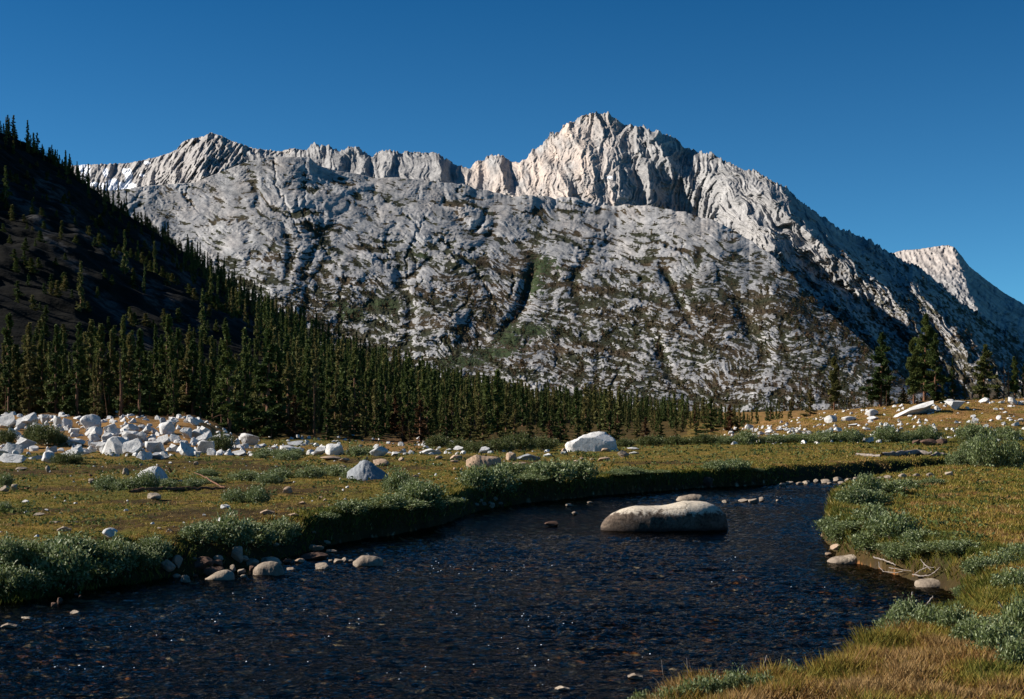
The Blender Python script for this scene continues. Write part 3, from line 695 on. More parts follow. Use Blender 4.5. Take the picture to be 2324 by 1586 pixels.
# front of the wood: tall marked trees first
for px, top, d, k, w in [(425, 752, 118, 0, 1.5), (220, 764, 116, 2, 1.1), (180, 786, 112, 5, .9), (20, 782, 112, 4, 1), (66, 790, 114, 1, 1), (130, 782, 118, 4, .9), (455, 800, 112, 4, .9), (504, 782, 120, 1, .8), (340, 815, 112, 0, 1), (560, 800, 120, 2, .9), (700, 830, 125, 4, .8), (320, 808, 122, 1, .9), (600, 850, 115, 3, 1.2), (640, 795, 130, 4, .8), (248, 800, 112, 3, .9), (395, 812, 115, 1, .9), (715, 860, 118, 4, .7), (760, 845, 128, 0, .8)]:
    x = (px - CX) / F * d; z = float(ground(np.array([x]), np.array([d]))[0])
    add_tree(px, d, EYE + (HY - top) / F * d - z, w, k, 'front')
for i in range(125):
    px = -70 + i * 13.9 + R.uniform(-16, 16); d = R.uniform(104, 150)
    f = np.interp(px, [0, 500, 800, 1000, 1250, 1700], [1, 1, .95, .62, .42, .26]); d += (1 - f) * 45
    h = (2.8 + 6.2 * R.random() ** .8) * f
    add_tree(px, d, h, R.uniform(.6, 1.35), 'rust' if R.random() < .05 else None, 'front')
for i in range(34):       # young trees before the wood
    px = 560 + i * 34 + R.uniform(-14, 14); d = R.uniform(100, 118) + max(0, px - 1100) * .03
    add_tree(px, d, R.uniform(1.6, 3.4), R.uniform(1.3, 1.9), 'rust' if R.random() < .16 else R.choice([0, 3, 5]), 'young')
for i in range(300):
    px = R.uniform(-70, 1150); d = R.uniform(122, np.interp(px, [0, 500, 800], [150, 165, 215]))
    add_tree(px, d, R.uniform(3.2, 8.4) * np.interp(px, [0, 700, 1150], [1, 1, .8]), R.uniform(.6, 1.2), None, 'belt')
n = 0
while n < 1050:       # the slope above the belt
    px = R.uniform(-60, 1560); t = R.random(); d0, d1 = poly(HD0, px), poly(HD1, px); d = d0 + (d1 - d0) * t
    left = np.interp(px + (PYT(px, d) - 700) * -0.9, [300, 470, 540, 640], [.02, .08, .6, 1.0])
    if t > .93: left = max(left, .5)
    if t > 1 or R.random() > left: continue
    h = R.uniform(3.5, 8.0) * np.interp(px, [0, 900, 1250, 1600], [1, 1, .7, .5]); add_tree(px, d * R.uniform(.995, 1.005), h, R.uniform(.6, .95), None, 'slope'); n += 1
for px in [2, 14, 30, 46, 70, 78, 84, 100, 112, 118, 126, 140, 146, 158, 178, 190, 204, 222, 228, 236, 282, 306, 316, 322, 330, 352, 374, 381, 406, 426, 436, 448, 462, 478, 490, 508, 520, 534, 546, 560, 574, 588, 600, 616, 630, 642, 656]:
    d = poly(HD1, px) * R.uniform(.97, 1.0)
    add_tree(px, d, R.choice([2.2, 3.5, 4.2, 5, 6]) * R.uniform(.85, 1.1), R.uniform(.9, 1.35), None, 'crest')
for i in range(170):       # the fine-toothed edge of small trees along the skyline
    px = R.uniform(-20, 700); add_tree(px, poly(HD1, px) * R.uniform(.97, 1.0), R.uniform(1.6, 4.0), R.uniform(1.1, 1.9), None, 'slope')
n = 0
while n < 170:       # the low wood across the valley mouth
    px = R.uniform(1000, 1790); d = R.uniform(150, 262)
    add_tree(px, d, R.uniform(2.2, 5.6) * np.interp(px, [1350, 1650, 1790], [1, .62, .42]), R.uniform(.9, 1.3), 'rust' if R.random() < .10 else None, 'mouth'); n += 1
TREES.sort(key=lambda t: -t[0])
keep = [t for t in TREES if t[7] in ('front', 'crest', 'young')]
rest = [t for t in TREES if t[7] not in ('front', 'crest', 'young')]
keep += rest[:max(0, 276 - len(keep))]; rest = [t for t in TREES if not any(t is k for k in keep)]
DESC = {'belt': ("dark conifer behind the front row of the wood", "conifers inside the dense wood"),
        'slope': ("dark conifer on the wooded lower hillside", "conifers on the wooded hillside"),
        'mouth': ("low conifer in the thicket across the valley mouth", "conifers across the valley mouth")}
for zone, txt, grp in [('front', "conifer from the left along the front edge of the wood", "conifers along the front edge of the wood"), ('young', "young conifer from the left before the wood, right of the boulder heap", "young conifers before the wood"), ('crest', "conifer from the left on the dark hill's skyline", "conifers on the dark skyline")]:
    zs = sorted([t for t in keep if t[7] == zone], key=lambda t: t[8])
    for i, t in enumerate(zs):
        if zone == 'front':
            adj = "tall" if t[4] > 7.6 else ("low" if t[4] < 4 else "medium-height")
            hero = {425: "tallest conifer of the left wood, broad with a narrow spire", 220: "second tallest conifer of the left wood, spire above the white boulder heap"}.get(t[8])
            q = nth(i) if i < 88 else nth(len(zs) - 1 - i)
            lab = hero or ("%s %s" % (q, txt) if i < 88 else "%s conifer counted from the right end of the wood's front edge" % q)
        else: lab = "%s %s" % (nth(i), txt)
        place_tree(t[6], t[1], t[2], t[3], t[4], t[5], lab, grp)
CNT = {'belt': 0, 'slope': 0, 'mouth': 0}
for t in sorted(keep, key=lambda t: t[8]):
    if t[7] in DESC: place_tree(t[6], t[1], t[2], t[3], t[4], t[5], DESC[t[7]][0] + ", %s from the left" % nth(CNT[t[7]]), DESC[t[7]][1]); CNT[t[7]] += 1
# the trees beyond the three hundred nearest, one mass
def lod(seed, rust=False):
    rnd = np.random.RandomState(seed); v, f = crown_arrays(rnd, 9, 1.35, .04, 260, .55, taper=1.0)
    tv, tf = tube([(0, 0, -.5), (0, 0, 8.8)], [.16, .02], 3); tf = np.concatenate([tf[:, :3], tf[:, [0, 2, 3]]])
    return v, f, tv, tf
LOD = [lod(i) for i in range(5)]
V = []; Fc = []; Q = []; MI = []; o = 0
for i in range(420):      # brush on the shaded slope
    px = R.uniform(-60, 620); t_ = R.random() * .97; d0, d1 = poly(HD0, px), poly(HD1, px); d = d0 + (d1 - d0) * t_
    x = (px - CX) / F * d; z = float(hill(np.array([px]), np.array([d]))[0]) - .2
    rest.append((0, x, d, z, R.uniform(1.0, 2.4), R.uniform(2.0, 3.6), 0, 'slope', px))
for t in rest:
    v, f, tv, tf = LOD[R.randrange(5)]; s = t[4] / 9.0; a = R.uniform(0, 6.28); ca, sa = math.cos(a), math.sin(a); rr = R.random()
    for vv, ff, mi in ((v, f, 0), (tv, tf, 1)):
        p = np.stack([(vv[:, 0] * ca - vv[:, 1] * sa) * s * t[5] + t[1], (vv[:, 0] * sa + vv[:, 1] * ca) * s * t[5] + t[2], vv[:, 2] * s + t[3]], -1)
        V.append(p); Fc.append(ff + o); Q.append(np.full(len(p), rr)); MI.append(np.full(len(ff), mi)); o += len(p)
me = mesh_np("forest", np.concatenate(V), np.concatenate(Fc), None, False, dict(rnd=np.concatenate(Q)), mats=[M['needle'], M['bark']], fmat=np.concatenate(MI))
tag(link("forest", me), "far-off mass of small dark conifers covering the lower hillside", "forest", kind='stuff')

# scattered small trees and scrub on the granite
def slope_scrub():
    rnd = np.random.RandomState(3); P_, A = SLCO, SLA; w = np.clip(A['veg'] - 0.42, 0, 1) ** 1.2
    w = w * (1 + 1.0 * A['green'])
    jj, ii = np.meshgrid(np.arange(P_.shape[0]), np.arange(P_.shape[1]), indexing='ij')
    pr = w.ravel() / w.sum(); n = 7500; k = rnd.choice(pr.size, n, p=pr); c = P_.reshape(-1, 3)[k]; gr = A['green'].ravel()[k]
    c2 = PKCO.reshape(-1, 3); w2 = np.clip(PKA['veg'].ravel() - 0.46, 0, 1) ** 1.2; k2 = rnd.choice(w2.size, 1500, p=w2 / w2.sum()); c = np.concatenate([c, c2[k2]]); gr = np.concatenate([gr, gr[:1500] * 0])
    n = len(c); h = (2.2 + 4.2 * rnd.rand(n) ** 2.2) * np.where(gr > .5, .5, 1) * (0.9 + 0.5 * (rnd.rand(n) < .15)); wd = h * (.30 + .25 * rnd.rand(n)) * np.where(h < 3.5, 1.6, 1)
    tr = []; 
    for q in range(14):
        t = rnd.rand(n); a = rnd.rand(n) * 6.28; rr = wd * (1 - t) ** .8 * (.3 + .7 * rnd.rand(n))
        ctr = c + np.stack([np.cos(a) * rr, np.sin(a) * rr, h * t * .95], -1)
        s = (h * .30)[:, None]; d1 = rnd.randn(n, 3) * [1, 1, .8]; d1 /= np.linalg.norm(d1, axis=1, keepdims=True)
        d2 = np.cross(d1, rnd.randn(n, 3)); d2 /= np.linalg.norm(d2, axis=1, keepdims=True)
        tr.append(np.stack([ctr - d1 * s * .6 - d2 * s * .5, ctr + d2 * s * .6 - d1 * s * .3, ctr + d1 * s * .8], 1))
    T = np.stack(tr, 1).reshape(-1, 3); rn = np.repeat(rnd.rand(n) , 14 * 3)
    me = mesh_np("slope_scrub", T, np.arange(len(T)).reshape(-1, 3), M['scrub'], False, dict(rnd=rn))
    tag(link("slope_scrub", me), "speckle of small far-off pines and brush on the granite slopes", "scrub", kind='stuff')
M['scrub'] = foliage_mat("mountain_scrub", (0.045, 0.050, 0.020), (0.070, 0.052, 0.022), (0.085, 0.050, 0.028))
slope_scrub()

# ---------------------------------------------------------------- boulders
def rock_mat(name, a, bcol, spot, spot_amt=0.5, warm=None):
    m, n, b = new_mat(name); p = pos(n, obj=True); pw_ = pos(n)
    n1 = noise(n, 1.6, 6, 0.65, pw_); n2 = noise(n, 9, 6, 0.7, pw_)
    c = mix(n, ramp(n, n1, [(0.38, g3(0)), (0.62, g3(1))]), a, bcol)
    c = mix(n, ramp(n, n2, [(0.30, g3(spot_amt)), (0.47, g3(0))]), c, spot)
    r_ = N(n, "ObjectInfo").outputs['Random']
    c = mix(n, math_(n, 'MULTIPLY', r_, 0.35), c, tuple(v * 0.55 for v in bcol))
    n.links.new(c, b.inputs['Base Color']); b.inputs['Roughness'].default_value = 0.9; b.inputs['Specular IOR Level'].default_value = 0.12
    bump(n, b, math_(n, 'ADD', n2, n1), 0.6, 0.05); return m
M['white'] = rock_mat("white_granite", (0.64, 0.625, 0.60), (0.46, 0.45, 0.43), (0.13, 0.13, 0.12), 0.8)
M['grey'] = rock_mat("grey_granite", (0.33, 0.34, 0.35), (0.22, 0.235, 0.25), (0.08, 0.085, 0.09), 0.7)
M['tan'] = rock_mat("tan_rock", (0.42, 0.31, 0.22), (0.33, 0.23, 0.155), (0.12, 0.075, 0.045), 0.6)
M['pale'] = rock_mat("pale_river_rock", (0.40, 0.33, 0.25), (0.24, 0.19, 0.145), (0.07, 0.05, 0.035), 0.8)
M['brown'] = rock_mat("brown_wet_rock", (0.14, 0.085, 0.06), (0.085, 0.05, 0.036), (0.03, 0.02, 0.015), 0.6)
M['rust'] = rock_mat("rusty_stone", (0.26, 0.115, 0.06), (0.19, 0.09, 0.05), (0.06, 0.03, 0.02), 0.5)

def ico(sub):
    import bmesh
    bm = bmesh.new(); bmesh.ops.create_icosphere(bm, subdivisions=sub, radius=1.0)
    v = np.array([x.co[:] for x in bm.verts]); f = np.array([[w.index for w in x.verts] for x in bm.faces]); bm.free(); return v, f
ICO = {s_: ico(s_) for s_ in (3, 4, 5)}
def boulder_mesh(seed, sub=4, planes=14, lo=.45, hi=.85, rough=.05, rounded=0.0, box=True):
    v, f = ICO[sub]; v = v.copy() * 1.15; rnd = np.random.RandomState(seed)
    ns = rnd.randn(planes, 3); ns /= np.linalg.norm(ns, axis=1, keepdims=True)
    for n_ in ns:
        c = lo + (hi - lo) * rnd.rand(); d = v @ n_; ex = np.maximum(d - c, 0); v -= (ex * (1 - rounded))[:, None] * n_
    nrm = v / np.linalg.norm(v, axis=1, keepdims=True)
    v += nrm * (rough * (n3(v * 1.7, seed) + .5 * n3(v * 4, seed + 3) + .3 * n3(v * 9, seed + 5)))[:, None]
    mn, mx = v.min(0), v.max(0)
    v = (v - (mn + mx) / 2) / ((mx - mn) / 2)            # fills the box -1..1
    return mesh_np("boulder", v, f, M['white'], True)
ANGULAR = [boulder_mesh(10 + i, 4, 13, .35, .8, .05) for i in range(10)]
ROUND = [boulder_mesh(40 + i, 4, 13, .58, .95, .07, .12) for i in range(9)]
SLABBY = [boulder_mesh(60 + i, 4, 16, .4, .85, .04) for i in range(4)]
for me_ in ANGULAR + SLABBY:
    # crisp breaks: split the shading where the facets meet
    me_.polygons.foreach_set("use_smooth", np.zeros(len(me_.polygons), dtype=bool))

def conv(c, x, y):
    k = {1: (0, 919.6, .2261), 2: (492.6, 952.4, .2261), 3: (985.3, 952.4, .2261), 4: (1609.3, 886.8, .3075), 5: (328.4, 1182.3, .2544), 6: (0, 1116.7, .2544),
         7: (1707.8, 1083.8, .2651), 9: (1510.8, 788.2, .3499), 10: (1116.6, 1051, .5195), 11: (0, 1051, .4805)}[c]
    return k[0] + x * k[2], k[1] + y * k[2]
ROCKS = []
def rock(x0, y0, x1, y1, mat='white', kind='a', label=None, group=None, tilt=0.0, water=False, zone='', mesh=None, sink=.12, deep=1.0, yaw=None):
    if zone.startswith('heap'):
        g_ = (x1 - x0) * .10; x0 -= g_; x1 += g_; y0 -= (y1 - y0) * .16
    cx = (x0 + x1) / 2
    if water: X, D = gp(cx, y1, WZ); Z = WZ
    else:
        X, D, Z = hit(cx, y1)
        if Z < WZ: (X, D), Z = gp(cx, y1, WZ), WZ
    w = (x1 - x0) / F * D; h = (y1 - y0) / F * D
    dp = max(w * .38, min(w, h) * .5) * R.uniform(.85, 1.15) * deep
    D2 = D + dp * .7; X = (cx - CX) / F * D2
    me = mesh or R.choice({'a': ANGULAR, 'r': ROUND, 's': SLABBY}[kind])
    o = link("boulder", me); hh = h / 2 * (1 + sink)
    o.location = (X, D2, Z + h - hh); o.scale = (w / 2, dp, hh)
    o.rotation_euler = (0, tilt, R.choice([0, 3.14159]) + R.uniform(-.15, .15) if yaw is None else yaw)
    o.material_slots[0].link = 'OBJECT'; o.material_slots[0].material = M[mat]
    ROCKS.append((o, zone, cx, y1, w, mat)); tag(o, label, "boulder" if w > .5 else "rock", group)
    if w <= .5: o.name = "rock"
    return o
def R_(c, box, *a, **k):
    x0, y0 = conv(c, box[0], box[1]); x1, y1 = conv(c, box[2], box[3]); return rock(x0, y0, x1, y1, *a, **k)

# --- shaped boulders, each from its own outline
def outline_rock(name, c, top, base, depth, mat, label, water=False, nseg=90, front_lean=0.0, pw=2.6, seed=0, zdrop=.25, rough=.02, mat2=None, facets=0, cat="boulder", hollow=0.0):
    """a rounded or faceted block whose crest follows the outline TOP; BASE is its foot row"""
    pts = [conv(c, *p) if c else p for p in top]; xs = np.array([p[0] for p in pts]); ysv = np.array([p[1] for p in pts])
    bx = (xs[0] + xs[-1]) / 2; by = conv(c, 0, base)[1] if c else base
    if water: X0, D0 = gp(bx, by, WZ); Z0 = WZ
    else: X0, D0, Z0 = hit(bx, by)
    D1 = D0 + depth * .5; sc_ = D1 / F
    u = np.linspace(0, 1, nseg); u = 0.5 - 0.5 * np.cos(u * math.pi); px = xs[0] + (xs[-1] - xs[0]) * u
    tz = (by - np.interp(px, xs, ysv)) * sc_; tz = np.maximum(tz, 0.02)
    prof = np.clip((1 - np.abs(2 * u - 1) ** 3), 0, 1) ** .5
    k = 44; th = np.linspace(-0.12, math.pi + .12, k)
    rows = []
    for i in range(nseg):
        bb = depth / 2 * (.12 + .88 * prof[i]); cth, sth = np.cos(th), np.sin(th)
        yy = -np.sign(cth) * np.abs(cth) ** (2 / pw) * bb; zz = np.sign(sth) * np.abs(sth) ** (2 / pw) * tz[i]
        zz = np.where(sth < 0, -zdrop, zz)
        yy = yy + front_lean * (1 - np.clip(zz / (tz.max() + 1e-6), 0, 1)) * (cth > 0) * bb
        rows.append(np.stack([np.full(k, (px[i] - bx) * sc_), yy, zz], -1))
    V = np.array(rows).reshape(-1, 3)
    nn = rough * (n3(V * 1.6, seed) + .6 * n3(V * 4.0, seed + 4) + .35 * n3(V * 10, seed + 7) + .2 * n3(V * 24, seed + 9))
    c0 = np.array([0, 0, tz.mean() * .3]); dr = V - c0; dr /= np.linalg.norm(dr, axis=1, keepdims=True) + 1e-9
    V = V + dr * nn[:, None]
    if facets:
        mn, mx = V.min(0), V.max(0); U_ = (V - (mn + mx) / 2) / ((mx - mn) / 2); rq = np.random.RandomState(seed)
        for _ in range(facets):
            n_ = rq.randn(3); n_[2] = abs(n_[2]) * .9; n_ /= np.linalg.norm(n_); dd = U_ @ n_; c_ = dd.max() * rq.uniform(.74, .93)
            U_ = U_ - np.maximum(dd - c_, 0)[:, None] * n_
        V = U_ * ((mx - mn) / 2) + (mn + mx) / 2
    fs = [tuple(q) for q in grid_faces(k, nseg)]
    me = bpy.data.meshes.new(name); me.from_pydata([tuple(v) for v in V], [], fs + [tuple(range(k))[::-1], tuple(range((nseg - 1) * k, nseg * k))]); me.update()
    import bmesh
    bm = bmesh.new(); bm.from_mesh(me); bmesh.ops.recalc_face_normals(bm, faces=bm.faces[:]); bm.to_mesh(me); bm.free()
    me.materials.append(mat); me.polygons.foreach_set("use_smooth", np.ones(len(me.polygons), bool)); me.update()
    o = link(name, me); o.location = (X0 + (bx - CX) / F * depth * .5, D1, Z0); tag(o, label, cat)
    return o
def river_boulder_mat():
    m, n, b = new_mat("river_boulder"); p = pos(n, obj=True)
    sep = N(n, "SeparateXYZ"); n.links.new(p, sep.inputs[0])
    n1 = noise(n, 2.2, 6, .7, p); n2 = noise(n, 14, 6, .7, p); n3_ = noise(n, 45, 3, .6, p)
    c = mix(n, ramp(n, n2, [(.35, g3(0)), (.6, g3(1))]), (0.44, 0.37, 0.28), (0.60, 0.52, 0.41))
    # water-line crust and the front's shade, both painted dark low down, edge broken up
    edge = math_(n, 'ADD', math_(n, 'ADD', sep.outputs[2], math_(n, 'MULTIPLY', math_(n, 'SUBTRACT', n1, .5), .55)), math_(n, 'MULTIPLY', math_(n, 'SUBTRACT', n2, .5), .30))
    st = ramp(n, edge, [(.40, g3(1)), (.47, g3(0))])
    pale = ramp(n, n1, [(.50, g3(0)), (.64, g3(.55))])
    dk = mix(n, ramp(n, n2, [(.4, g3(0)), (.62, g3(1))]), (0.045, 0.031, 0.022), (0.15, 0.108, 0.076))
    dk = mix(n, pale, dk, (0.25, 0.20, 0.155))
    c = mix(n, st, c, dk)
    c = mix(n, ramp(n, n3_, [(.32, g3(.7)), (.42, g3(0))]), c, (0.06, 0.05, 0.04))
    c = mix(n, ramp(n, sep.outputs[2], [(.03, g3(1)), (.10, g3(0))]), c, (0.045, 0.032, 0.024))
    cr_ = N(n, "TexVoronoi"); cr_.feature = 'DISTANCE_TO_EDGE'; cr_.inputs['Scale'].default_value = 1.3; n.links.new(p, cr_.inputs['Vector'])
    c = mix(n, ramp(n, cr_.outputs['Distance'], [(.006, g3(.55)), (.02, g3(0))]), c, (0.08, 0.06, 0.045))
    n.links.new(c, b.inputs['Base Color']); b.inputs['Roughness'].default_value = .88; bump(n, b, math_(n, 'ADD', n2, math_(n, 'MULTIPLY', n3_, .5)), .7, .03); return m
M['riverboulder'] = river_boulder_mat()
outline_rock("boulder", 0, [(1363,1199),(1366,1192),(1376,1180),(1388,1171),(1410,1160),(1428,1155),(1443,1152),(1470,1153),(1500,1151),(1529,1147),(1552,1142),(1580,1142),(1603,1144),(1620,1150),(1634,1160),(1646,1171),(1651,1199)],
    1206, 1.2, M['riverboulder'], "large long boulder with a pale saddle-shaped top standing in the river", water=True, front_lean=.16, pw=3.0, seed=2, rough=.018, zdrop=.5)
outline_rock("boulder", 3, [(1325,325),(1328,255),(1345,235),(1400,212),(1460,185),(1500,165),(1600,140),(1660,125),(1715,120),(1730,150),(1765,165),(1800,200),(1840,275)],
    325, 2.2, M['white'], "big tilted white boulder at the meadow's far edge, bright face, dark right end", pw=3.6, seed=5, rough=.085, front_lean=.25, facets=12)
outline_rock("boulder", 2, [(1313,540),(1335,512),(1380,485),(1440,450),(1490,422),(1520,428),(1560,455),(1610,485),(1660,520),(1700,555),(1728,585)],
    608, 1.6, M['grey'], "pointed bluish grey boulder in the meadow, shaped like a low pyramid", pw=1.7, seed=9, rough=.045)
outline_rock("boulder", 1, [(1380,720),(1400,690),(1440,665),(1500,640),(1550,625),(1590,625),(1620,650),(1650,690),(1682,750)],
    765, 1.15, M['white'], "white sloping boulder with dark right face in the left meadow, willows at its foot", pw=2.0, seed=12, rough=.03)
outline_rock("boulder", 1, [(1025,490),(1030,425),(1060,380),(1110,345),(1160,322),(1200,330),(1240,355),(1290,350),(1325,370),(1330,495)],
    500, 2.0, M['white'], "large two-toned boulder at the heap's front, left face white, right face dark", pw=3.0, seed=15, rough=.04, facets=14)
X_, D_, Z_ = hit(*conv(4, 1400, 203)); a_ = conv(4, 1383, 200); b_ = conv(4, 1650, 95); D_ += 1.0
o = link("boulder", boulder_mesh(91, 5, 18, .5, .85, .035)); s_ = D_ / F
o.location = (((a_[0] + b_[0]) / 2 - CX) * s_, D_, EYE + (HY - (a_[1] + b_[1]) / 2 - 1) * s_); o.scale = (math.hypot(b_[0] - a_[0], b_[1] - a_[1]) * s_ * .53, 1.1, 10.5 * s_)
o.rotation_euler = (0, -math.atan2(a_[1] - b_[1], b_[0] - a_[0]), 0); o.data.polygons.foreach_set("use_smooth", np.zeros(len(o.data.polygons), bool))
tag(o, "long white slab tilted up to the right on the grassy rise under the tall pines", "boulder")
R_(4, (1560, 130, 1680, 175), 'grey', 'a', label="dark rock in the shade under the raised end of the tilted slab")
outline_rock("boulder", 3, [(325,412),(380,370),(430,355),(520,375),(600,372),(650,382),(682,405),(670,440)],
    478, 1.2, M['tan'], "tan boulder with a brown right half, largest stone at the back of the meadow", pw=2.6, seed=21, rough=.05)
outline_rock("boulder", 5, [(968,450),(985,425),(1020,400),(1070,380),(1130,372),(1190,385),(1225,410),(1240,450),(1245,480)],
    492, .42, M['pale'], "largest rounded pale boulder of the cobbles at the left water's edge", water=True, pw=2.6, seed=24, rough=.02)
outline_rock("boulder", 5, [(545,525),(600,490),(650,462),(700,446),(740,445),(775,460),(795,485),(798,510)],
    530, .36, M['pale'], "low whale-backed pale stone at the water's edge left of the largest cobble", water=True, pw=2.3, seed=27, rough=.015)
outline_rock("boulder", 5, [(1860,375),(1900,350),(1940,330),(2000,326),(2060,332),(2110,352),(2130,380),(2120,395)],
    405, .42, M['pale'], "flat-topped pale rock lying in the water farthest out from the cobbles", water=True, pw=2.6, seed=30, rough=.02)
outline_rock("boulder", 7, [(645,728),(690,702),(740,690),(800,682),(850,672),(890,668),(912,690),(915,730)],
    738, .55, M['pale'], "flat tan rock at the right bank, under the big willow", water=True, pw=2.6, seed=33, rough=.02)
outline_rock("boulder", 7, [(1393,925),(1410,900),(1460,888),(1540,882),(1620,880),(1690,884),(1740,895),(1745,925)],
    945, .55, M['pale'], "low flat-topped stone in the water beside the exposed roots at the right bank", water=True, pw=2.8, seed=36, rough=.02)
outline_rock("boulder", 9, [(68,992),(85,970),(130,962),(180,956),(225,960),(262,985)], 997, .6, M['pale'], "flat rock showing just behind the right end of the big river boulder", water=True, pw=2.4, seed=39, rough=.02)

# --- traced rocks; zone -> the words of their labels
T = lambda c, boxes, mat, kind, zone, **k: [R_(c, b_, mat, kind, zone=zone, **k) for b_ in boxes]
T(1, [(0,95,150,240),(185,90,370,210),(395,105,495,190),(540,125,620,240),(620,140,720,225),(1055,190,1170,280),(1200,200,1350,290),(1430,215,1510,290),(1820,235,1920,340),(1920,260,2040,350)], 'white', 'a', 'heap_back')
R_(1, (805,90,1015,255), 'white', 'r', label="biggest rounded white boulder on the crest of the boulder heap", tilt=0.1)
R_(1, (1590,170,1765,300), 'white', 'r', label="rounded white boulder with a horn-like top at the right half of the heap crest", tilt=-.3)
R_(1, (1930,350,2160,480), 'white', 's', label="white rectangular slab leaning down to the right at the right end of the heap", tilt=.55)
R_(1, (1790,370,1960,515), 'white', 'a', label="tall angular white boulder beside the leaning slab at the right end of the heap")
R_(1, (415,465,560,580), 'white', 'r', label="white rounded boulder with the round dark bush against its right side")
R_(1, (1150,55,1200,115), 'white', 'a', label="small white rock between trunks above the heap")
T(1, [(1370,270,1460,370),(900,300,1020,380),(1030,290,1130,370),(1220,270,1390,355),(1580,310,1700,400),(850,230,1010,330),(80,240,200,340),(1700,300,1800,370),(1100,240,1200,310),(700,240,800,310),(1480,300,1560,360),(560,200,640,260)], 'white', 'a', 'heap_mid')
T(1, [(170,335,330,440),(40,390,225,490),(720,415,880,490),(920,375,1040,440),(1480,370,1640,470),(690,350,850,410),(1330,360,1460,440),(1700,400,1800,470),(880,430,960,480)], 'white', 'a', 'heap_low')
T(1, [(0,490,250,575),(300,510,420,550),(1385,470,1520,550),(2120,300,2225,390),(1950,470,2020,520)], 'white', 'a', 'heap_front')
R_(1, (1510,475,1680,548), 'grey', 'a', label="dark faceted boulder lowest at the front of the heap, right of centre")
T(2, [(620,255,870,345),(145,300,295,365),(460,290,560,360),(370,240,500,280),(320,265,360,295),(880,200,930,230),(540,260,620,300),(150,280,190,305),(600,330,700,360),(300,315,400,355)], 'white', 'a', 'strip')
R_(2, (230,135,430,255), 'white', 'a', label="square white boulder with grey top at the wood's foot, right of the heap")
R_(2, (700,210,870,265), 'grey', 'a', label="grey faceted boulder behind the long white rock, right of the square white boulder")
R_(2, (960,270,1100,360), 'white', 's', label="white boulder leaning against its larger rounded neighbour")
R_(2, (1085,240,1280,360), 'white', 'r', label="larger rounded white boulder of the leaning pair at the back of the meadow")
R_(2, (1530,265,1720,370), 'white', 'r', label="white boulder with two humps standing apart before the sandy gap in the trees")
T(2, [(2030,290,2250,350),(1750,320,1835,360),(1865,330,1930,355),(1600,150,1650,165),(1960,120,2030,150),(1820,90,1880,110),(2000,165,2070,200),(1340,150,1380,170),(1180,205,1240,225)], 'white', 's', 'gap')
T(2, [(1565,395,1740,470),(1030,365,1250,410),(1220,380,1330,425),(1820,375,1880,415),(1210,455,1305,525),(2190,360,2250,400),(1480,370,1520,395),(1945,555,2030,590),(1060,435,1100,455),(780,450,850,470)], 'tan', 'r', 'meadow_mid_back')
T(2, [(655,670,760,745)], 'tan', 'r', 'x', label="round tan ball-like stone on the strip of bare dark peat")
T(2, [(1010,770,1060,805),(1060,795,1110,825),(820,820,900,850),(425,905,580,950),(690,945,860,985),(630,780,670,805)], 'tan', 's', 'peat_stones')
T(2, [(1800,750,1860,790),(35,855,135,900)], 'white', 'r', 'white_small')
T(3, [(155,355,285,410),(155,405,250,430),(720,330,830,415),(755,425,950,475),(690,460,740,495),(1275,290,1330,340),(1675,285,1755,325),(1390,405,1480,450),(1460,375,1500,400),(1640,375,1775,420),(330,530,380,555),(190,480,230,505),(260,485,290,505),(10,365,90,400),(1560,385,1620,405)], 'tan', 'r', 'meadow_right_back')
R_(3, (825,345,1065,410), 'grey', 's', label="long low brownish grey rock right of the largest tan boulder")
R_(3, (1840,305,1960,380), 'pale', 'r', label="lone round pale boulder in the grass right of the big tilted white boulder")
T(3, [(1930,275,2065,305),(1960,320,2060,345),(440,270,560,340),(535,310,600,340),(570,280,650,315),(190,262,290,315),(350,262,400,295),(0,290,65,335),(1100,335,1190,370),(1270,320,1340,345),(1940,205,1980,222),(120,290,190,310)], 'white', 's', 'meadow_white')
T(3, [(1315,840,1390,868),(1380,920,1445,958),(1535,820,1600,838)], 'pale', 'r', 'water_mid', water=True)
T(10, [(228,253,288,277)], 'brown', 'r', 'water_mid', water=True)
T(3, [(240,780,320,835),(540,825,610,890),(590,775,640,815),(435,800,490,830),(390,860,450,890),(640,830,690,855),(470,850,530,885),(60,880,120,910)], 'pale', 'r', 'shore_mid')
T(1, [(455,605,505,680),(160,620,275,655),(1225,630,1300,705),(1395,585,1435,615),(885,740,960,790),(1480,885,1620,955),(1940,565,1995,605),(0,810,95,870),(105,795,185,860)], 'pale', 'r', 'meadow_left')
T(1, [(890,690,930,720),(1690,625,1730,685),(210,820,300,850)], 'rust', 'a', 'rusty')
T(1, [(220,950,290,980),(540,920,570,945),(1690,570,1725,590),(120,745,165,762)], 'white', 's', 'meadow_left_small')
T(6, [(500,305,640,355),(440,258,560,280),(600,260,695,282),(285,185,400,220),(1390,313,1440,330),(1245,435,1305,465),(1480,325,1540,360),(1540,305,1565,325)], 'pale', 's', 'meadow_near')
R_(6, (910,322,1050,410), 'white', 'r', label="white wedge-shaped stone in the grass above the left willow bank")
T(6, [(300,380,350,415),(0,350,35,370)], 'white', 'a', 'bright_bits')
T(6, [(75,725,145,800),(125,825,180,855)], 'tan', 'r', 'willow_stones')
T(6, [(510,940,560,1000),(450,985,515,1025),(700,920,730,945),(1030,895,1075,920),(1005,785,1030,810),(1060,810,1100,830),(660,900,700,925)], 'brown', 'r', 'shore_left')
T(11, [(0,758,80,780),(330,695,375,715),(100,725,160,740)], 'pale', 's', 'water_left', water=True)
T(10, [(590,922,660,942),(275,977,340,995)], 'pale', 's', 'water_near', water=True)
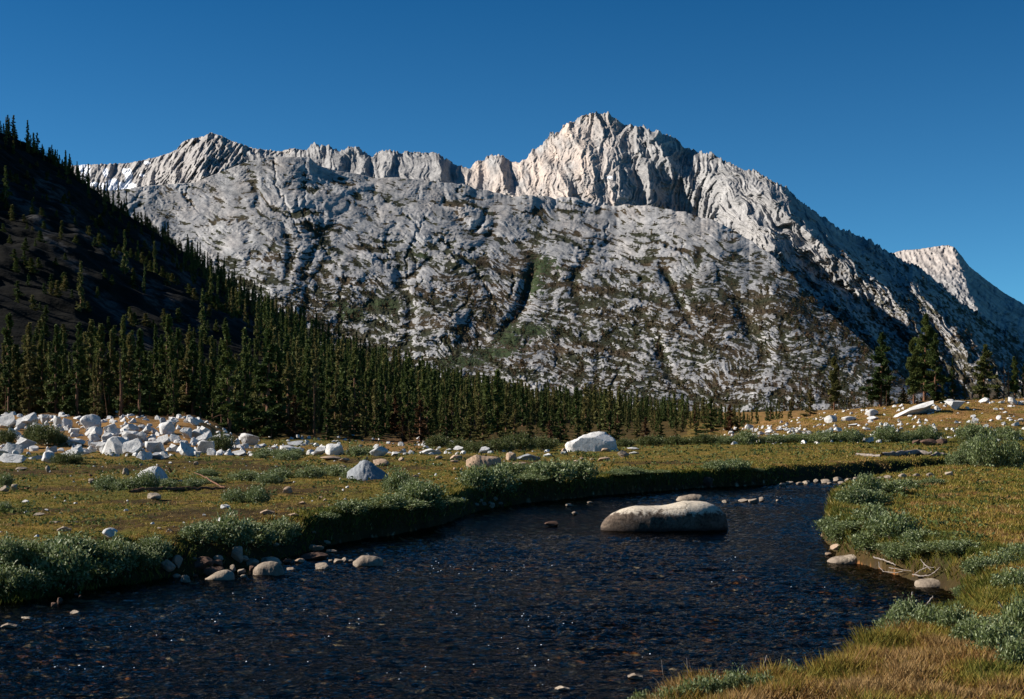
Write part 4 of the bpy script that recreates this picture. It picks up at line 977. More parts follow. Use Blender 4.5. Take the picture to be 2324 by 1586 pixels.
T(5, [(135,372,275,480),(240,320,340,435),(765,250,885,400),(840,340,930,400),(760,390,815,455),(870,360,1020,430),(830,425,905,470),(1030,325,1225,390),(320,482,410,553),(250,470,330,510),(430,330,465,355),(610,305,705,375),(855,475,905,510)], 'pale', 'r', 'cobbles')
T(5, [(410,362,620,465),(515,410,720,490),(430,475,475,500),(1390,285,1640,350),(1240,335,1310,380),(560,365,700,430),(930,400,990,450)], 'brown', 'r', 'cobbles_dark')
T(5, [(1520,375,1660,437),(1635,345,1685,364),(1685,340,1780,375),(1755,325,1810,375),(1800,345,1870,375),(1265,415,1350,442)], 'pale', 'r', 'water_cobbles', water=True)
T(5, [(1340,335,1430,375),(1460,215,1600,265),(1195,145,1290,190),(1140,210,1200,245),(1480,95,1530,120),(1620,255,1720,285),(1580,180,1660,215)], 'tan', 'r', 'cobbles_right')
T(7, [(665,615,800,670),(620,640,680,665)], 'tan', 'r', 'right_bank')
T(9, [(365,988,410,1010),(470,983,545,1003),(535,980,600,1012),(605,970,640,1000),(715,985,740,1000),(145,993,200,1008)], 'pale', 'r', 'water_right', water=True)
R_(9, (215,865,310,925), 'brown', 'r', label="dark rounded boulder at the foot of the far cut bank, behind the river boulder")
T(4, [(510,680,570,705),(565,668,630,692),(640,672,700,695),(690,662,745,690),(770,650,810,680),(825,652,900,685),(915,635,990,675),(1000,645,1060,680),(1065,635,1120,670),(1110,640,1160,670),(1120,665,1165,687),(1195,645,1215,665),(1235,635,1290,660),(1290,625,1350,655),(1395,610,1460,645),(1740,595,1800,630),(1500,610,1560,640),(1600,605,1660,635),(870,672,905,690),(950,668,1000,688)], 'pale', 'r', 'bar')
T(4, [(1155,138,1250,188),(850,180,945,240),(975,188,1090,222),(1165,192,1250,222)], 'white', 'r', 'rise_mid')
T(4, [(1740,65,1820,110),(1740,80,1895,150),(1660,115,1710,160),(1995,50,2075,95),(2205,42,2280,105),(2280,75,2324,105),(1890,115,1920,135),(2130,75,2180,95)], 'white', 'a', 'rise_top')
T(4, [(262,243,330,290),(178,265,225,298),(355,300,410,325),(420,285,480,315),(140,300,185,325),(790,300,830,330),(690,308,725,330),(845,270,920,325),(920,270,980,305),(1020,245,1105,262),(1065,293,1110,328),(1130,265,1200,290),(1285,245,1330,300),(1325,255,1375,295),(1135,340,1215,385),(1390,222,1415,238),(1515,185,1535,212),(1585,235,1605,250),(1405,270,1430,290),(1225,260,1265,285),(612,330,632,348)], 'white', 'a', 'rise_foot')
T(4, [(1930,185,1970,210),(1935,210,1990,252),(1965,250,1995,272),(2025,245,2065,275),(2230,235,2290,268),(2280,205,2324,230),(1800,292,1825,310),(2165,155,2205,172),(2015,315,2080,350),(2285,340,2320,365),(2150,235,2190,250),(2215,210,2250,225)], 'white', 'a', 'rise_right')
T(4, [(1500,360,1560,402),(1550,355,1670,405),(1670,355,1760,397)], 'brown', 'r', 'dark_three')
for i in range(26):
    x = R.uniform(390, 720); y = R.uniform(268, 320); w = R.uniform(18, 46); R_(4, (x, y, x + w, y + w * R.uniform(.35, .6)), 'white', 'a', zone='rise_foot')
# heap filling between the traced ones
for i in range(34):
    px = R.uniform(-20, 480); f = R.random() ** .8; y1 = 1046 - 86 * f + 6 * math.sin(px * .05); w = R.uniform(18, 46) * (1 - .5 * f); h = w * R.uniform(.6, 1.0)
    rock(px - w / 2, y1 - h, px + w / 2, y1, 'white' if R.random() < .85 else 'grey', 'a', zone='heap_fill')
def rubble():
    rnd = np.random.RandomState(9); V = []; Fs = []; o = 0; v0, f0 = ICO[3]; base = []
    bmv, bmf = ico(2)
    for i in range(6):
        v = bmv * 1.1
        for n_ in rnd.randn(9, 3):
            n_ /= np.linalg.norm(n_); d = v @ n_; v = v - np.maximum(d - .6, 0)[:, None] * n_
        base.append(v)
    pts = []
    for i in range(360): px = rnd.uniform(-120, 560); pts.append((px, rnd.uniform(70, 104), rnd.uniform(.10, .34)))
    for i in range(140): pts.append((rnd.uniform(500, 1250), rnd.uniform(74, 112), rnd.uniform(.08, .30)))
    for i in range(420): pts.append((rnd.uniform(1640, 2400), rnd.uniform(99, 150), rnd.uniform(.06, .28)))
    for i in range(130): pts.append((rnd.uniform(0, 1400), rnd.uniform(28, 70), rnd.uniform(.03, .07)))
    a = np.array(pts); X = (a[:, 0] - CX) / F * a[:, 1]; Z = ground(X, a[:, 1])
    s = river_sd(X, a[:, 1])
    for j in range(len(a)):
        if s[j] < .4: continue
        r_ = a[j, 2]; sc3 = r_ * rnd.uniform(.6, 1.2, 3); an = rnd.rand() * 6.28; v = base[rnd.randint(6)] * sc3
        v = np.stack([v[:, 0] * math.cos(an) - v[:, 1] * math.sin(an), v[:, 0] * math.sin(an) + v[:, 1] * math.cos(an), v[:, 2]], -1) + [X[j], a[j, 1], Z[j] + r_ * .05]
        V.append(v); Fs.append(bmf + o); o += len(v)
    me = mesh_np("rubble", np.concatenate(V), np.concatenate(Fs), M['white'], False)
    tag(link("rubble", me), "loose small white stones lying between the boulders", "rubble", kind='stuff')
rubble()

ZW = {
 'heap_back': ("white boulder", "along the crest of the boulder heap"), 'heap_mid': ("white boulder", "in the middle row of the boulder heap"),
 'heap_low': ("white boulder", "in the lower row of the boulder heap"), 'heap_front': ("white rock", "at the front foot of the boulder heap"),
 'heap_fill': ("small block", "wedged in the boulder heap"), 'strip': ("white rock", "in the strip of rocks right of the heap"),
 'gap': ("flat white rock", "near the sandy gap in the trees"), 'meadow_mid_back': ("tan stone", "around the pointed grey boulder"),
 'peat_stones': ("tan stone", "beside the bare peat patch"), 'white_small': ("small white stone", "by the mid-bank willows"),
 'meadow_right_back': ("tan stone", "at the meadow's back edge"), 'meadow_white': ("low white rock", "beside the thicket behind the meadow"),
 'water_mid': ("rock", "in the water left of the river boulder"), 'shore_mid': ("stone", "on the little gravel shore above the pool"),
 'meadow_left': ("pale stone", "in the grass before the boulder heap"), 'rusty': ("rust-coloured stone", "in the left meadow"),
 'meadow_left_small': ("small white stone", "in the left meadow grass"), 'meadow_near': ("flat pale stone", "in the grass above the left willow bank"),
 'bright_bits': ("bright little stone", "at the upper edge of the left willows"), 'willow_stones': ("tan stone", "poking out of the left willow bank"),
 'shore_left': ("brown stone", "under the shaded left bank"), 'water_left': ("pale rock", "awash near the left edge"),
 'water_near': ("pale stone", "awash in the near water at the bottom"), 'cobbles': ("pale cobble", "in the cobble pile"),
 'cobbles_dark': ("dark brown cobble", "in the cobble pile"), 'water_cobbles': ("pale rock", "in the water right of the cobble pile"),
 'cobbles_right': ("tan rock", "on the shore right of the cobble pile"), 'right_bank': ("tan stone", "under the right-bank willow"),
 'water_right': ("small pale rock", "in the water beyond the river boulder"), 'bar': ("pale cobble", "on the gravel bar below the far cut bank"),
 'rise_mid': ("white boulder", "left of the tilted slab on the grassy rise"), 'rise_top': ("white boulder", "under the tall right-hand pines"),
 'rise_foot': ("white stone", "along the foot of the grassy rise"), 'rise_right': ("white stone", "on the rise right of the tilted slab"),
 'dark_three': ("dark round boulder", "of the three at the foot of the rise"),
}
from collections import defaultdict
zz = defaultdict(list)
for r_ in ROCKS:
    if r_[1] in ZW: zz[r_[1]].append(r_)
for zname, lst in zz.items():
    lst.sort(key=lambda r_: r_[2]); what, where = ZW[zname]
    for i, r_ in enumerate(lst):
        q = nth(i) + " from the left" if len(lst) > 2 else ("left-hand" if i == 0 else "right-hand") + " one"
        if len(lst) == 1: lab = "%s %s" % (what, where)
        else: lab = "%s %s, %s" % (what, where, q)
        tag(r_[0], lab, None, "%ss %s" % (what, where))

# ---------------------------------------------------------------- willows, grass, wood
def leaf_mat(name, a, bcol, c, spec=.35):
    m, n, b = new_mat(name)
    rnd = math_(n, 'FRACT', math_(n, 'ADD', attr(n, "rnd"), math_(n, 'MULTIPLY', N(n, "ObjectInfo").outputs['Random'], .35)))
    col = ramp(n, rnd, [(0.0, a), (0.55, bcol), (0.85, c), (1.0, c)])
    n.links.new(col, b.inputs['Base Color']); b.inputs['Roughness'].default_value = .5; b.inputs['Specular IOR Level'].default_value = spec
    tr = N(n, "BsdfTranslucent"); mx = N(n, "MixShader"); mx.inputs[0].default_value = 0.25
    out = [x for x in n.nodes if x.type == 'OUTPUT_MATERIAL'][0]
    n.links.new(col, tr.inputs[0]); n.links.new(b.outputs[0], mx.inputs[1]); n.links.new(tr.outputs[0], mx.inputs[2]); n.links.new(mx.outputs[0], out.inputs[0])
    return m
M['willow'] = leaf_mat("willow_leaves", (0.080, 0.108, 0.026), (0.135, 0.168, 0.052), (0.27, 0.31, 0.16))
M['darkbush'] = leaf_mat("dark_bush_leaves", (0.050, 0.070, 0.018), (0.085, 0.100, 0.028), (0.13, 0.14, 0.055), .2)
M['stem'] = bark_mat("willow_stems", (0.10, 0.055, 0.035), (0.20, 0.14, 0.10))
def bush_meshes(seed, stems, per, leaf, mat, upright=.6, tall=1.0):
    """unit bush: radius 1, height 1; leaves strung along arching stems"""
    rnd = np.random.RandomState(seed); T_ = []; parts = []
    for i in range(stems):
        a = rnd.rand() * 6.28; rr = rnd.rand() ** .6; h = (1 - .45 * rr ** 2) * rnd.uniform(.6, 1.08) * tall
        b0 = np.array([math.cos(a) * rr * .55, math.sin(a) * rr * .55, -.05]); e = np.array([math.cos(a) * rr, math.sin(a) * rr, h]) + rnd.randn(3) * .06
        mid = (b0 + e) / 2 + np.array([0, 0, .12 * (1 - upright)]) + rnd.randn(3) * .05
        t = np.linspace(0, 1, 5)[:, None]; cur = (1 - t) ** 2 * b0 + 2 * t * (1 - t) * mid + t ** 2 * e
        if i % 3 == 0: parts.append(tube(cur, [.010, .008, .007, .005, .003], 3))
        t = (.25 + .75 * rnd.rand(per) ** .8)[:, None]; c = (1 - t) ** 2 * b0 + 2 * t * (1 - t) * mid + t ** 2 * e
        c = c + rnd.randn(per, 3) * leaf * .9
        ax = (e - mid) / np.linalg.norm(e - mid) * .8 + rnd.randn(per, 3) * .7; ax /= np.linalg.norm(ax, axis=1, keepdims=True)
        sd = np.cross(ax, rnd.randn(per, 3)); sd /= np.linalg.norm(sd, axis=1, keepdims=True) + 1e-9
        s = leaf * (.6 + .8 * rnd.rand(per, 1))
        T_.append(np.stack([c, c + ax * s * .5 + sd * s * .22, c + ax * s, c + ax * s * .5 - sd * s * .22], 1))
    T_ = np.concatenate(T_); lv = T_.reshape(-1, 3); rn = np.repeat(rnd.rand(len(T_)), 4)
    fm = mesh_np("foliage", lv, np.arange(len(lv)).reshape(-1, 4), mat, False, dict(rnd=rn))
    v, f = join(parts); return mesh_np("stems", v, f, M['stem'], True), fm
BN = [bush_meshes(200 + i, 70, 44, .15, M['willow'], tall=1.1) for i in range(4)]
BM = [bush_meshes(210 + i, 90, 48, .11, M['willow']) for i in range(3)]
BD = [bush_meshes(220 + i, 90, 45, .11, M['darkbush']) for i in range(2)]
def bush(px, py, w, h, kind='m', label=None, group=None, water=False, name="willow_bush", deep=.8):
    """px, py: foot; w, h: traced width and height"""
    h *= R.uniform(.65, 1.1) if kind != 'n' else R.uniform(.5, 1.0); w *= R.uniform(.8, 1.2); px += R.uniform(-8, 8); X, D, Z = hit(px, py)
    if Z < WZ + .05:
        (X, D), Z = gp(px, py, WZ + .05), WZ + .05
    for _ in range(12):
        if float(river_sd(np.array([X]), np.array([D]))[0]) > .12 or px < 1400 or py < 1330 or py > 1590: break
        px += 12; X, D, Z = hit(px, py)
    W = w / F * D; Hh = h / F * D; dp = W * .5 * deep
    D2 = D + dp * .5; X = (px - CX) / F * D2; Z = max(Z, float(ground(np.array([X]), np.array([D2]))[0])) - .03
    top = EYE + (HY - (py - h)) / F * D2; Hh = max(top - Z, .12)
    sm, fm = R.choice({'n': BN, 'm': BM, 'd': BD}[kind])
    e = empty(name, (X, D2, Z)); e.scale = (W / 2, dp, Hh * 1.12); e.rotation_euler[2] = 0
    f = link("foliage", fm, e); s = link("stems", sm, e)
    tag(e, label, "shrub", group); return e
def bushes(lst, kind, what, where, grp, name="willow_bush"):
    lst = sorted(lst, key=lambda b_: b_[0])
    for i, (px, py, w, h) in enumerate(lst):
        bush(px, py, w, h, kind, "%s %s, %s from the left" % (what, where, nth(i)) if len(lst) > 1 else "%s %s" % (what, where), grp, name=name)
bushes([(20,1352,110,70),(70,1348,120,80),(140,1338,130,85),(60,1290,120,70),(205,1325,120,80),(150,1280,120,60),(270,1312,110,75),(325,1300,90,65),(250,1265,110,55),(10,1290,90,60),(360,1280,70,55),(330,1255,80,45)], 'n', "low grey-green willow", "on the near left bank", "willows on the near left bank")
bushes([(455,1240,90,60),(515,1248,110,75),(575,1246,110,75),(630,1236,90,62),(545,1225,120,55),(650,1225,70,50),(470,1225,80,50)], 'n', "willow", "above the cobble pile on the left shore", "willows above the cobble pile")
bushes([(730,1195,80,44),(790,1192,90,52),(850,1190,100,64),(915,1184,110,74),(975,1180,100,66),(1020,1174,70,44),(950,1152,100,50),(880,1160,90,40)], 'n', "willow", "on the undercut left-middle bank", "willows on the undercut middle bank")
bushes([(900,1122,70,48),(940,1128,60,40),(975,1125,50,30)], 'm', "small willow", "between the pointed grey boulder and the river", "small willows near the grey boulder")
bushes([(1085,1112,80,62),(1130,1125,110,78),(1195,1128,120,85),(1255,1120,120,82),(1310,1112,100,66),(1230,1075,100,36),(1165,1080,90,38)], 'n', "willow", "in the big far-bank clump", "big willow clump on the far bank")
bushes([(1400,1112,90,46),(1450,1108,80,42),(1420,1085,70,28),(1500,1104,50,24)], 'm', "dark willow", "on the far bank above the river boulder", "willows on the far bank above the boulder")
bushes([(1625,1090,70,44),(1670,1092,70,44),(1710,1088,50,28)], 'm', "willow", "on the far cut bank right of the river boulder", "willows on the far cut bank")
bushes([(240,1112,60,32),(285,1112,70,34),(330,1110,70,34),(380,1108,60,26),(430,1106,70,24),(480,1098,60,20)], 'm', "low willow", "round the sloping white boulder", "willows round the sloping white boulder")
bushes([(530,1140,70,34),(580,1142,70,36),(610,1098,80,30),(560,1090,70,28),(470,1080,60,20),(700,1085,80,24),(760,1082,70,24),(800,1085,50,18),(640,1085,60,20),(660,1045,60,18)], 'm', "low willow", "in the middle of the left meadow", "scattered meadow willows")
bushes([(12,1105,40,34),(10,1160,40,20)], 'm', "small willow", "at the very left edge of the meadow", "small willows at the left edge")
bushes([(75,1005,60,34),(110,1012,80,42),(140,1010,50,30)], 'd', "dark bush", "growing over the boulder heap at the left", "dark bushes on the boulder heap", name="bush")
bush(12, 1010, 60, 36, 'd', "dark bush on the boulder heap cut by the left edge", name="bush")
bush(162, 1054, 78, 30, 'd', "round green bush hugging the white boulder at the front of the heap", name="bush")
bush(505, 1028, 60, 38, 'd', "bush at the right end of the boulder heap", name="bush")
bushes([(600,1036,50,18),(640,1036,60,22),(680,1034,50,18),(800,1035,60,20),(835,1034,50,16),(590,1040,30,14)], 'm', "low willow", "among the white rocks right of the heap", "low willows among the strip of rocks")
bushes([(1080,1028,70,30),(1130,1026,70,30),(1180,1024,80,34),(1235,1022,70,30),(1040,1022,60,24),(1420,1015,60,24),(1470,1012,70,28),(1530,1010,70,26),(1600,1008,80,30),(990,1016,60,22)], 'd', "dark green shrub", "in the thicket behind the meadow", "shrubs behind the meadow's back edge", name="bush")
bushes([(1650,1008,60,26),(1700,1008,60,28),(1750,1006,70,26),(1810,1004,70,28),(1870,1004,70,26),(1930,1005,60,30),(2010,1004,70,34),(2060,1004,60,30),(2110,1002,70,30),(2200,1000,80,36),(2280,1000,80,38)], 'm', "grey-green shrub", "in the row below the grassy rise", "shrubs in the row below the grassy rise", name="bush")
bushes([(2180,1058,80,44),(2240,1062,100,62),(2300,1062,80,58),(2215,1040,80,40)], 'm', "willow", "in the clump at the far right of the cut bank", "willows at the far right of the cut bank")
bushes([(1965,1128,70,40),(2010,1122,80,40),(1940,1150,70,46),(2050,1110,70,30),(1985,1150,80,36),(2110,1100,60,24)], 'n', "grey willow", "beside the gravel bar", "willows at the tip of the right bank")
bushes([(1905,1235,90,72),(1890,1215,70,50),(1950,1248,110,92),(2000,1250,90,74),(2035,1225,90,56),(1975,1190,90,50)], 'n', "silvery willow", "overhanging the water from the right bank", "silvery willows overhanging the right bank")
bushes([(2050,1285,90,60),(2110,1292,100,60),(2170,1300,90,55),(2090,1250,90,40),(2220,1310,90,50),(2190,1268,90,40),(2270,1290,90,50),(2310,1270,80,50),(2300,1340,90,60),(2150,1350,60,30),(1975,1272,90,62),(2035,1283,100,62),(2095,1291,100,64),(2150,1302,100,66)], 'n', "low willow", "along the right bank above the exposed roots", "low willows above the roots")
bushes([(1905,1445,60,34),(1950,1440,80,44),(1990,1430,90,56),(2055,1425,90,50),(2110,1432,90,60),(2170,1435,100,60),(2230,1440,100,56),(2300,1450,100,60),(1880,1470,60,34),(2310,1520,90,80),(2265,1495,110,84),(2320,1462,110,90),(2215,1470,90,60)], 'n', "near willow", "in the row behind the foreground grass mound", "willows behind the grass mound")
bushes([(1460,1612,70,54),(1510,1606,80,60),(1565,1600,80,62),(1620,1596,80,62),(1675,1590,70,52),(1730,1580,60,46),(1790,1556,50,40)], 'n', "pale-leaved willow sprig", "at the bottom edge of the photo", "willow sprigs at the bottom edge")

# grass: blades on all the turf, longest at the banks
def grass_mat():
    m, n, b = new_mat("grass_blades"); p = pos(n); z = attr(n, "tint", True)
    sep = N(n, "SeparateColor"); n.links.new(z, sep.inputs[0])
    c = ramp(n, sep.outputs[0], [(0, (0.065, 0.080, 0.014)), (.35, (0.150, 0.140, 0.026)), (.65, (0.26, 0.185, 0.038)), (.88, (0.20, 0.095, 0.032)), (1, (0.40, 0.30, 0.13))])
    n.links.new(c, b.inputs['Base Color']); b.inputs['Roughness'].default_value = .7; b.inputs['Specular IOR Level'].default_value = .1
    tr = N(n, "BsdfTranslucent"); mx = N(n, "MixShader"); mx.inputs[0].default_value = .3
    out = [x for x in n.nodes if x.type == 'OUTPUT_MATERIAL'][0]
    n.links.new(c, tr.inputs[0]); n.links.new(b.outputs[0], mx.inputs[1]); n.links.new(tr.outputs[0], mx.inputs[2]); n.links.new(mx.outputs[0], out.inputs[0]); return m
M['grass'] = grass_mat()
def make_grass():
    rnd = np.random.RandomState(12); X = []; Y = []
    def add(n, px0, px1, d0, d1, pw=1.0):
        d = d0 * (d1 / d0) ** rnd.rand(n); px = rnd.uniform(px0, px1, n); X.append((px - CX) / F * d); Y.append(d)
    add(150000, 1350, 2500, 9.5, 22); add(110000, 1700, 2500, 20, 60); add(170000, -120, 1700, 19, 60); add(90000, -120, 2450, 55, 104); add(60000, 1600, 2450, 96, 152)
    # extra along every bank
    n = 120000; seg = rnd.randint(0, len(RIVER) - 1, n * 2); P0 = np.array(RIVER)[seg]; P1 = np.array(RIVER)[seg + 1]
    t = rnd.rand(n * 2, 1); Q = P0 + (P1 - P0) * t; nn = (P1 - P0)[:, ::-1] * [1, -1]; nn /= np.linalg.norm(nn, axis=1, keepdims=True); Q = Q + nn * rnd.uniform(-1.3, 1.3, (n * 2, 1))
    ok = (Q[:, 1] > 9) & (np.abs(Q[:, 0] / Q[:, 1]) < .42); X.append(Q[ok, 0]); Y.append(Q[ok, 1])
    X = np.concatenate(X); Y = np.concatenate(Y)
    Z, s, px, stony, up = gnd(X, Y, True, True)
    py = HY + F * (EYE - Z) / Y
    nz = fbm(X * .5, Y * .5, 4, 71); nf = fbm(X * 1.7, Y * 1.7, 3, 75)
    peat = np.zeros_like(X)
    for cx, cy, rx, ry in PEAT: peat = np.maximum(peat, sstep(1.25, .55, np.hypot((px - cx) / rx, (py - cy) / ry) + .75 * nf))
    bank = sstep(1.3, .2, s)
    keep = (s > .10) & (rnd.rand(len(X)) > peat * .85) & (rnd.rand(len(X)) > stony * .9 * (s < 1.2)) & ~((px < 570) & (Y > 72)) & ((up > .35) | (rnd.rand(len(X)) < .3))
    X, Y, Z, s, px, nz, nf, bank, peat = [a[keep] for a in (X, Y, Z, s, px, nz, nf, bank, peat)]
    m = len(X); clump = np.clip(.5 + .9 * pn(X * 2.2, Y * 2.2, 55), .05, 1.4)
    h = (.05 + .085 * rnd.rand(m)) * (.5 + .8 * clump) + bank * (.02 + .08 * rnd.rand(m)) * (.4 + .6 * clump)
    near = sstep(16, 12, Y); h = h * (.75 + .25 * near) * np.where((px < 1700) & (Y > 18) & (s > 1.2), .55, 1)
    w = .0045 + .00042 * Y; a = rnd.rand(m) * 6.28; lean = .35 + .6 * rnd.rand(m); la = rnd.rand(m) * 6.28
    base = np.stack([X, Y, Z - .01], -1); side = np.stack([np.cos(a), np.sin(a), a * 0], -1) * w[:, None]
    tip = base + np.stack([np.cos(la) * h * lean, np.sin(la) * h * lean, h], -1)
    V = np.stack([base - side, base + side, tip], 1).reshape(-1, 3)
    tint = .48 + .30 * nz + .22 * nf + .16 * rnd.randn(m) - .32 * bank * (.5 + .5 * rnd.rand(m)) + .2 * peat
    tint = tint + .55 * np.clip(fbm(X * .8, Y * .8, 3, 151), -.3, 1) * (Y > 18) - .12 * (px < 1000)
    tint = tint + .22 * sstep(96, 120, Y) - .30 * sstep(94, 99, Y) * sstep(112, 104, Y) * (px > 1500) + .40 * near + .5 * near * pn(X * 1.4, Y * 1.4, 57)
    tint = np.where(rnd.rand(m) < .03 - .02 * near, 1.0, np.clip(tint, 0, .93))
    tc = np.repeat(np.stack([tint, tint * 0, tint * 0], -1), 3, 0)
    me = mesh_np("grass", V, np.arange(len(V)).reshape(-1, 3), M['grass'], False, dict(tint=tc))
    tag(link("grass", me), "short golden and olive meadow grass with longer tufts along the banks", "grass", kind='stuff')
make_grass()
M['herb'] = leaf_mat("herb_leaves", (0.045, 0.062, 0.016), (0.075, 0.098, 0.028), (0.12, 0.14, 0.06), .05)
for x_ in M['herb'].node_tree.nodes:
    if x_.type == 'BSDF_PRINCIPLED': x_.inputs['Roughness'].default_value = .9
def make_herbs():
    rnd = np.random.RandomState(44); n = 150000
    d = 19 * (104 / 19.) ** rnd.rand(n); px = rnd.uniform(-120, 2450, n); X = (px - CX) / F * d; Y = d
    Z, s, px, stony, up = gnd(X, Y, True, True)
    cl = fbm(X * .55, Y * .55, 3, 141) + .6 * fbm(X * 2.5, Y * 2.5, 2, 145) + .2 * sstep(2.2, .6, s)
    ok = (s > .25) & (cl > .50) & ~((px < 570) & (Y > 72)) & (rnd.rand(n) > stony); X, Y, Z = X[ok], Y[ok], Z[ok]; m = len(X)
    h = .03 + .10 * rnd.rand(m); a = rnd.rand(m) * 6.28; sz = (.012 + .0010 * Y) * (.7 + .6 * rnd.rand(m)); c = np.stack([X, Y, Z + h], -1)
    ax = rnd.randn(m, 3) * [1, 1, .8]; ax /= np.linalg.norm(ax, axis=1, keepdims=True); sd = np.cross(ax, rnd.randn(m, 3)); sd /= np.linalg.norm(sd, axis=1, keepdims=True)
    q = sz[:, None]; V = np.stack([c - ax * q, c + sd * q * .5, c + ax * q, c - sd * q * .5], 1).reshape(-1, 3)
    me = mesh_np("meadow_herbs", V, np.arange(len(V)).reshape(-1, 4), M['herb'], False, dict(rnd=np.repeat(rnd.rand(m), 4)))
    tag(link("meadow_herbs", me), "low grey-green herbs growing through the meadow grass", "herbs", kind='stuff')
make_herbs()

# white flecks modelled for both foam and sun glints where the river runs shallow
def make_foam_glints():
    rnd = np.random.RandomState(31); V = []; Fs = []; o = 0
    spots = [(1060,1290,150,14,26),(700,1290,90,12,10),(820,1260,60,10,8),(1200,1290,120,14,12),(1190,1395,60,8,8),(1250,1420,50,8,6),(150,1515,90,10,10),(330,1440,260,30,16),(560,1370,160,20,12),(900,1400,300,40,22),(1665,1270,50,6,7),(1750,1128,60,5,8),(1500,1330,250,40,14),(1300,1480,300,40,14),(700,1520,400,40,18),(1840,1120,60,8,6)]
    for cx, cy, sx, sy, n in spots:
        for i in range(int(n * .8)):
            px = cx + rnd.randn() * sx * .6; py = cy + rnd.randn() * sy * .6
            X, D = gp(px, py, WZ)
            if float(river_sd(np.array([X]), np.array([D]))[0]) > -.3: continue
            k = 9; r0 = rnd.uniform(.002, .009); a = np.linspace(0, 6.283, k, endpoint=False); rr = r0 * rnd.uniform(.4, 1.2, k)
            ring = np.stack([X + np.cos(a) * rr * 1.7, D + np.sin(a) * rr * 1.2, np.full(k, WZ + .014)], -1)
            top = np.array([[X, D, WZ + .014 + r0 * rnd.uniform(.8, 1.6)]])
            V.append(np.concatenate([ring, top])); Fs += [(o + j, o + (j + 1) % k, o + k) for j in range(k)]; o += k + 1
    me = mesh_np("foam_glints", np.concatenate(V), np.array(Fs), M['foam_glints'], True); tag(link("foam_glints", me), "scattered white flecks standing for broken water and sun glints in the riffles", "foam_glints", kind='stuff')
m_, n_, b_ = new_mat("foam_glints"); b_.inputs['Base Color'].default_value = (.75, .8, .85, 1); b_.inputs['Roughness'].default_value = .3; M['foam_glints'] = m_
make_foam_glints()

# logs, roots, twigs
def wood(name, pts, rads, label, cat, k=8, mat='deadwood', group=None, extra=None, jit=.0):
    """pts: (px, py, z offset above the ground or None, explicit depth or None)"""
    P_ = []
    for q in pts:
        px, py = q[0], q[1]; up = q[2] if len(q) > 2 else 0.05; dd = q[3] if len(q) > 3 else None
        if dd is None:
            X, D, Z = hit(px, py); P_.append((X, D, max(Z, WZ) + up))
        else: P_.append(((px - CX) / F * dd, dd, EYE + (HY - py) / F * dd))
    P_ = np.array(P_); c0 = P_[0].copy()
    # refine
    t = np.linspace(0, len(P_) - 1, (len(P_) - 1) * 5 + 1); Q = np.stack([np.interp(t, np.arange(len(P_)), P_[:, i]) for i in range(3)], -1); rr = np.interp(t, np.arange(len(P_)), rads)
    rnd = np.random.RandomState(len(name) + int(pts[0][0])); Q = Q + rnd.randn(*Q.shape) * (np.mean(rads) * .35 + jit)
    v, f = tube(Q - c0, rr, k); parts = [(v, f)]
    for ex in (extra or []):
        parts.append(tube(np.array(ex[0], float), ex[1], 5))
    v, f = join(parts); me = mesh_np(name, v, f, M[mat], True); o = link(name, me); o.location = c0
    return tag(o, label, cat, group)
def cc(c, l): return [conv(c, *p[:2]) + tuple(p[2:]) for p in l]
wood("fallen_log", cc(1, [(1305,885),(1500,868),(1850,860),(2020,858),(2260,850)]), [.06, .055, .05, .045, .02], "thin dark fallen log lying behind the wedge stone in the left meadow", "log", mat='bark')
wood("dead_branch", cc(1, [(1950,750,.25),(2060,785,.2),(2160,825,.12),(2265,850,.05)]), [.012, .022, .026, .02], "dark branch slanting down to the right end of the thin fallen log", "branch", 6, mat='bark')
wood("fallen_log", cc(4, [(1278,482,.06),(1400,480,.10),(1520,474,.12),(1640,472,.08)]), [.12, .16, .16, .10], "thick grey log lying in the grass on the far meadow at the right", "log")
wood("fallen_log", cc(4, [(1080,475,.05),(1160,484,.05),(1262,490,.05)]), [.05, .08, .07], "thin dark log at the left end of the thick grey one", "log")
wood("fallen_log", cc(4, [(1640,488,.05),(1700,486,.08),(1752,484,.05)]), [.10, .13, .08], "short pale log at the right end of the thick grey one", "log")
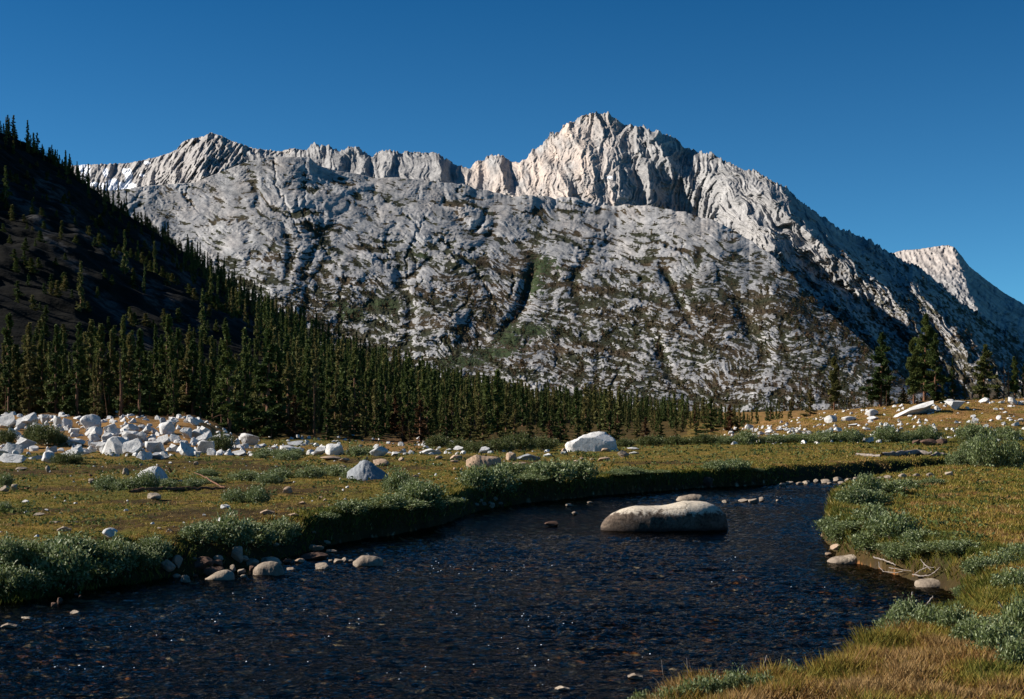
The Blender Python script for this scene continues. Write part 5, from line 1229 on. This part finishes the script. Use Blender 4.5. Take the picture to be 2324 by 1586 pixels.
for i, (l, r_, lab) in enumerate([
    ([(1040,682,.20),(1110,700,.22),(1170,722,.20),(1230,748,.16)], .022, "thick pale root arching over the water under the right-bank willows"),
    ([(1080,720,.10),(1090,770,.06),(1120,802,.04),(1230,815,.04),(1290,800,.05)], .012, "thin root curling just above the water below the thick pale one"),
    ([(1370,828,.02),(1440,842,.02),(1510,838,.04),(1560,810,.08),(1605,765,.16)], .018, "curved pale root scooping up at the right end of the tangle"),
    ([(1465,730,.22),(1490,760,.16),(1530,790,.10)], .018, "short forked pale root in the middle of the tangle"),
    ([(1390,825,.03),(1440,790,.10),(1500,765,.12),(1560,770,.10)], .012, "root crossing behind the short forked one"),
    ([(1170,770,.10),(1260,785,.08),(1360,800,.06)], .010, "fine root joining the two halves of the tangle"),
    ([(1440,700,.25),(1470,740,.18),(1460,790,.06)], .010, "fine hanging root beside the short forked one")]):
    wood("exposed_root", [(q[0], q[1], 0, float(np.interp(q[0], [1985, 2060, 2135], [25.6, 24.1, 23.0])) - .1) for q in cc(7, l)], [r_ * .7, r_ * .65] + [r_ * .6] * (len(l) - 3) + [r_ * .4], lab, "root", 6, group="exposed roots under the right bank")
def c8(x, y): return (1379.4 + x * .4064, 1346.6 + y * .4064)
for l, r_, lab, d in [
    ([(980,240),(1030,270),(1085,305),(1125,340)], .008, "bare forked twig reaching over the near water left of the foreground willows", 14.6),
    ([(1205,350),(1260,382),(1325,418)], .007, "straight straw-coloured stalk lying on the foreground grass mound", 13.2),
    ([(890,345),(870,400),(845,450),(822,500)], .006, "thin upright dead twig above the bottom willow sprigs", 13.6),
    ([(1815,15),(1790,50),(1755,95)], .009, "grey dead stick slanting up behind the foreground willow row", 15.6),
    ([(1700,-10),(1697,25),(1688,60)], .009, "grey dead stick standing in the water edge, left of the slanting one", 15.8),
    ([(2180,45),(2210,90),(2245,120),(2290,140)], .009, "bent dead stick in the grass near the right edge", 15.0),
    ([(240,455),(290,500),(340,550)], .007, "dark twig at the left end of the bottom willow sprigs", 13.5),
    ([(300,370),(305,420),(312,480)], .004, "faint dry stem over the near water at the bottom", 13.5),
    ([(440,360),(450,430),(430,520)], .004, "faint dry stem right of the first one at the bottom", 13.5)]:
    wood("dead_twig", [c8(*p) + (0, d) for p in l], [r_] + [r_ * .9] * (len(l) - 2) + [r_ * .5], lab, "twig", 5)
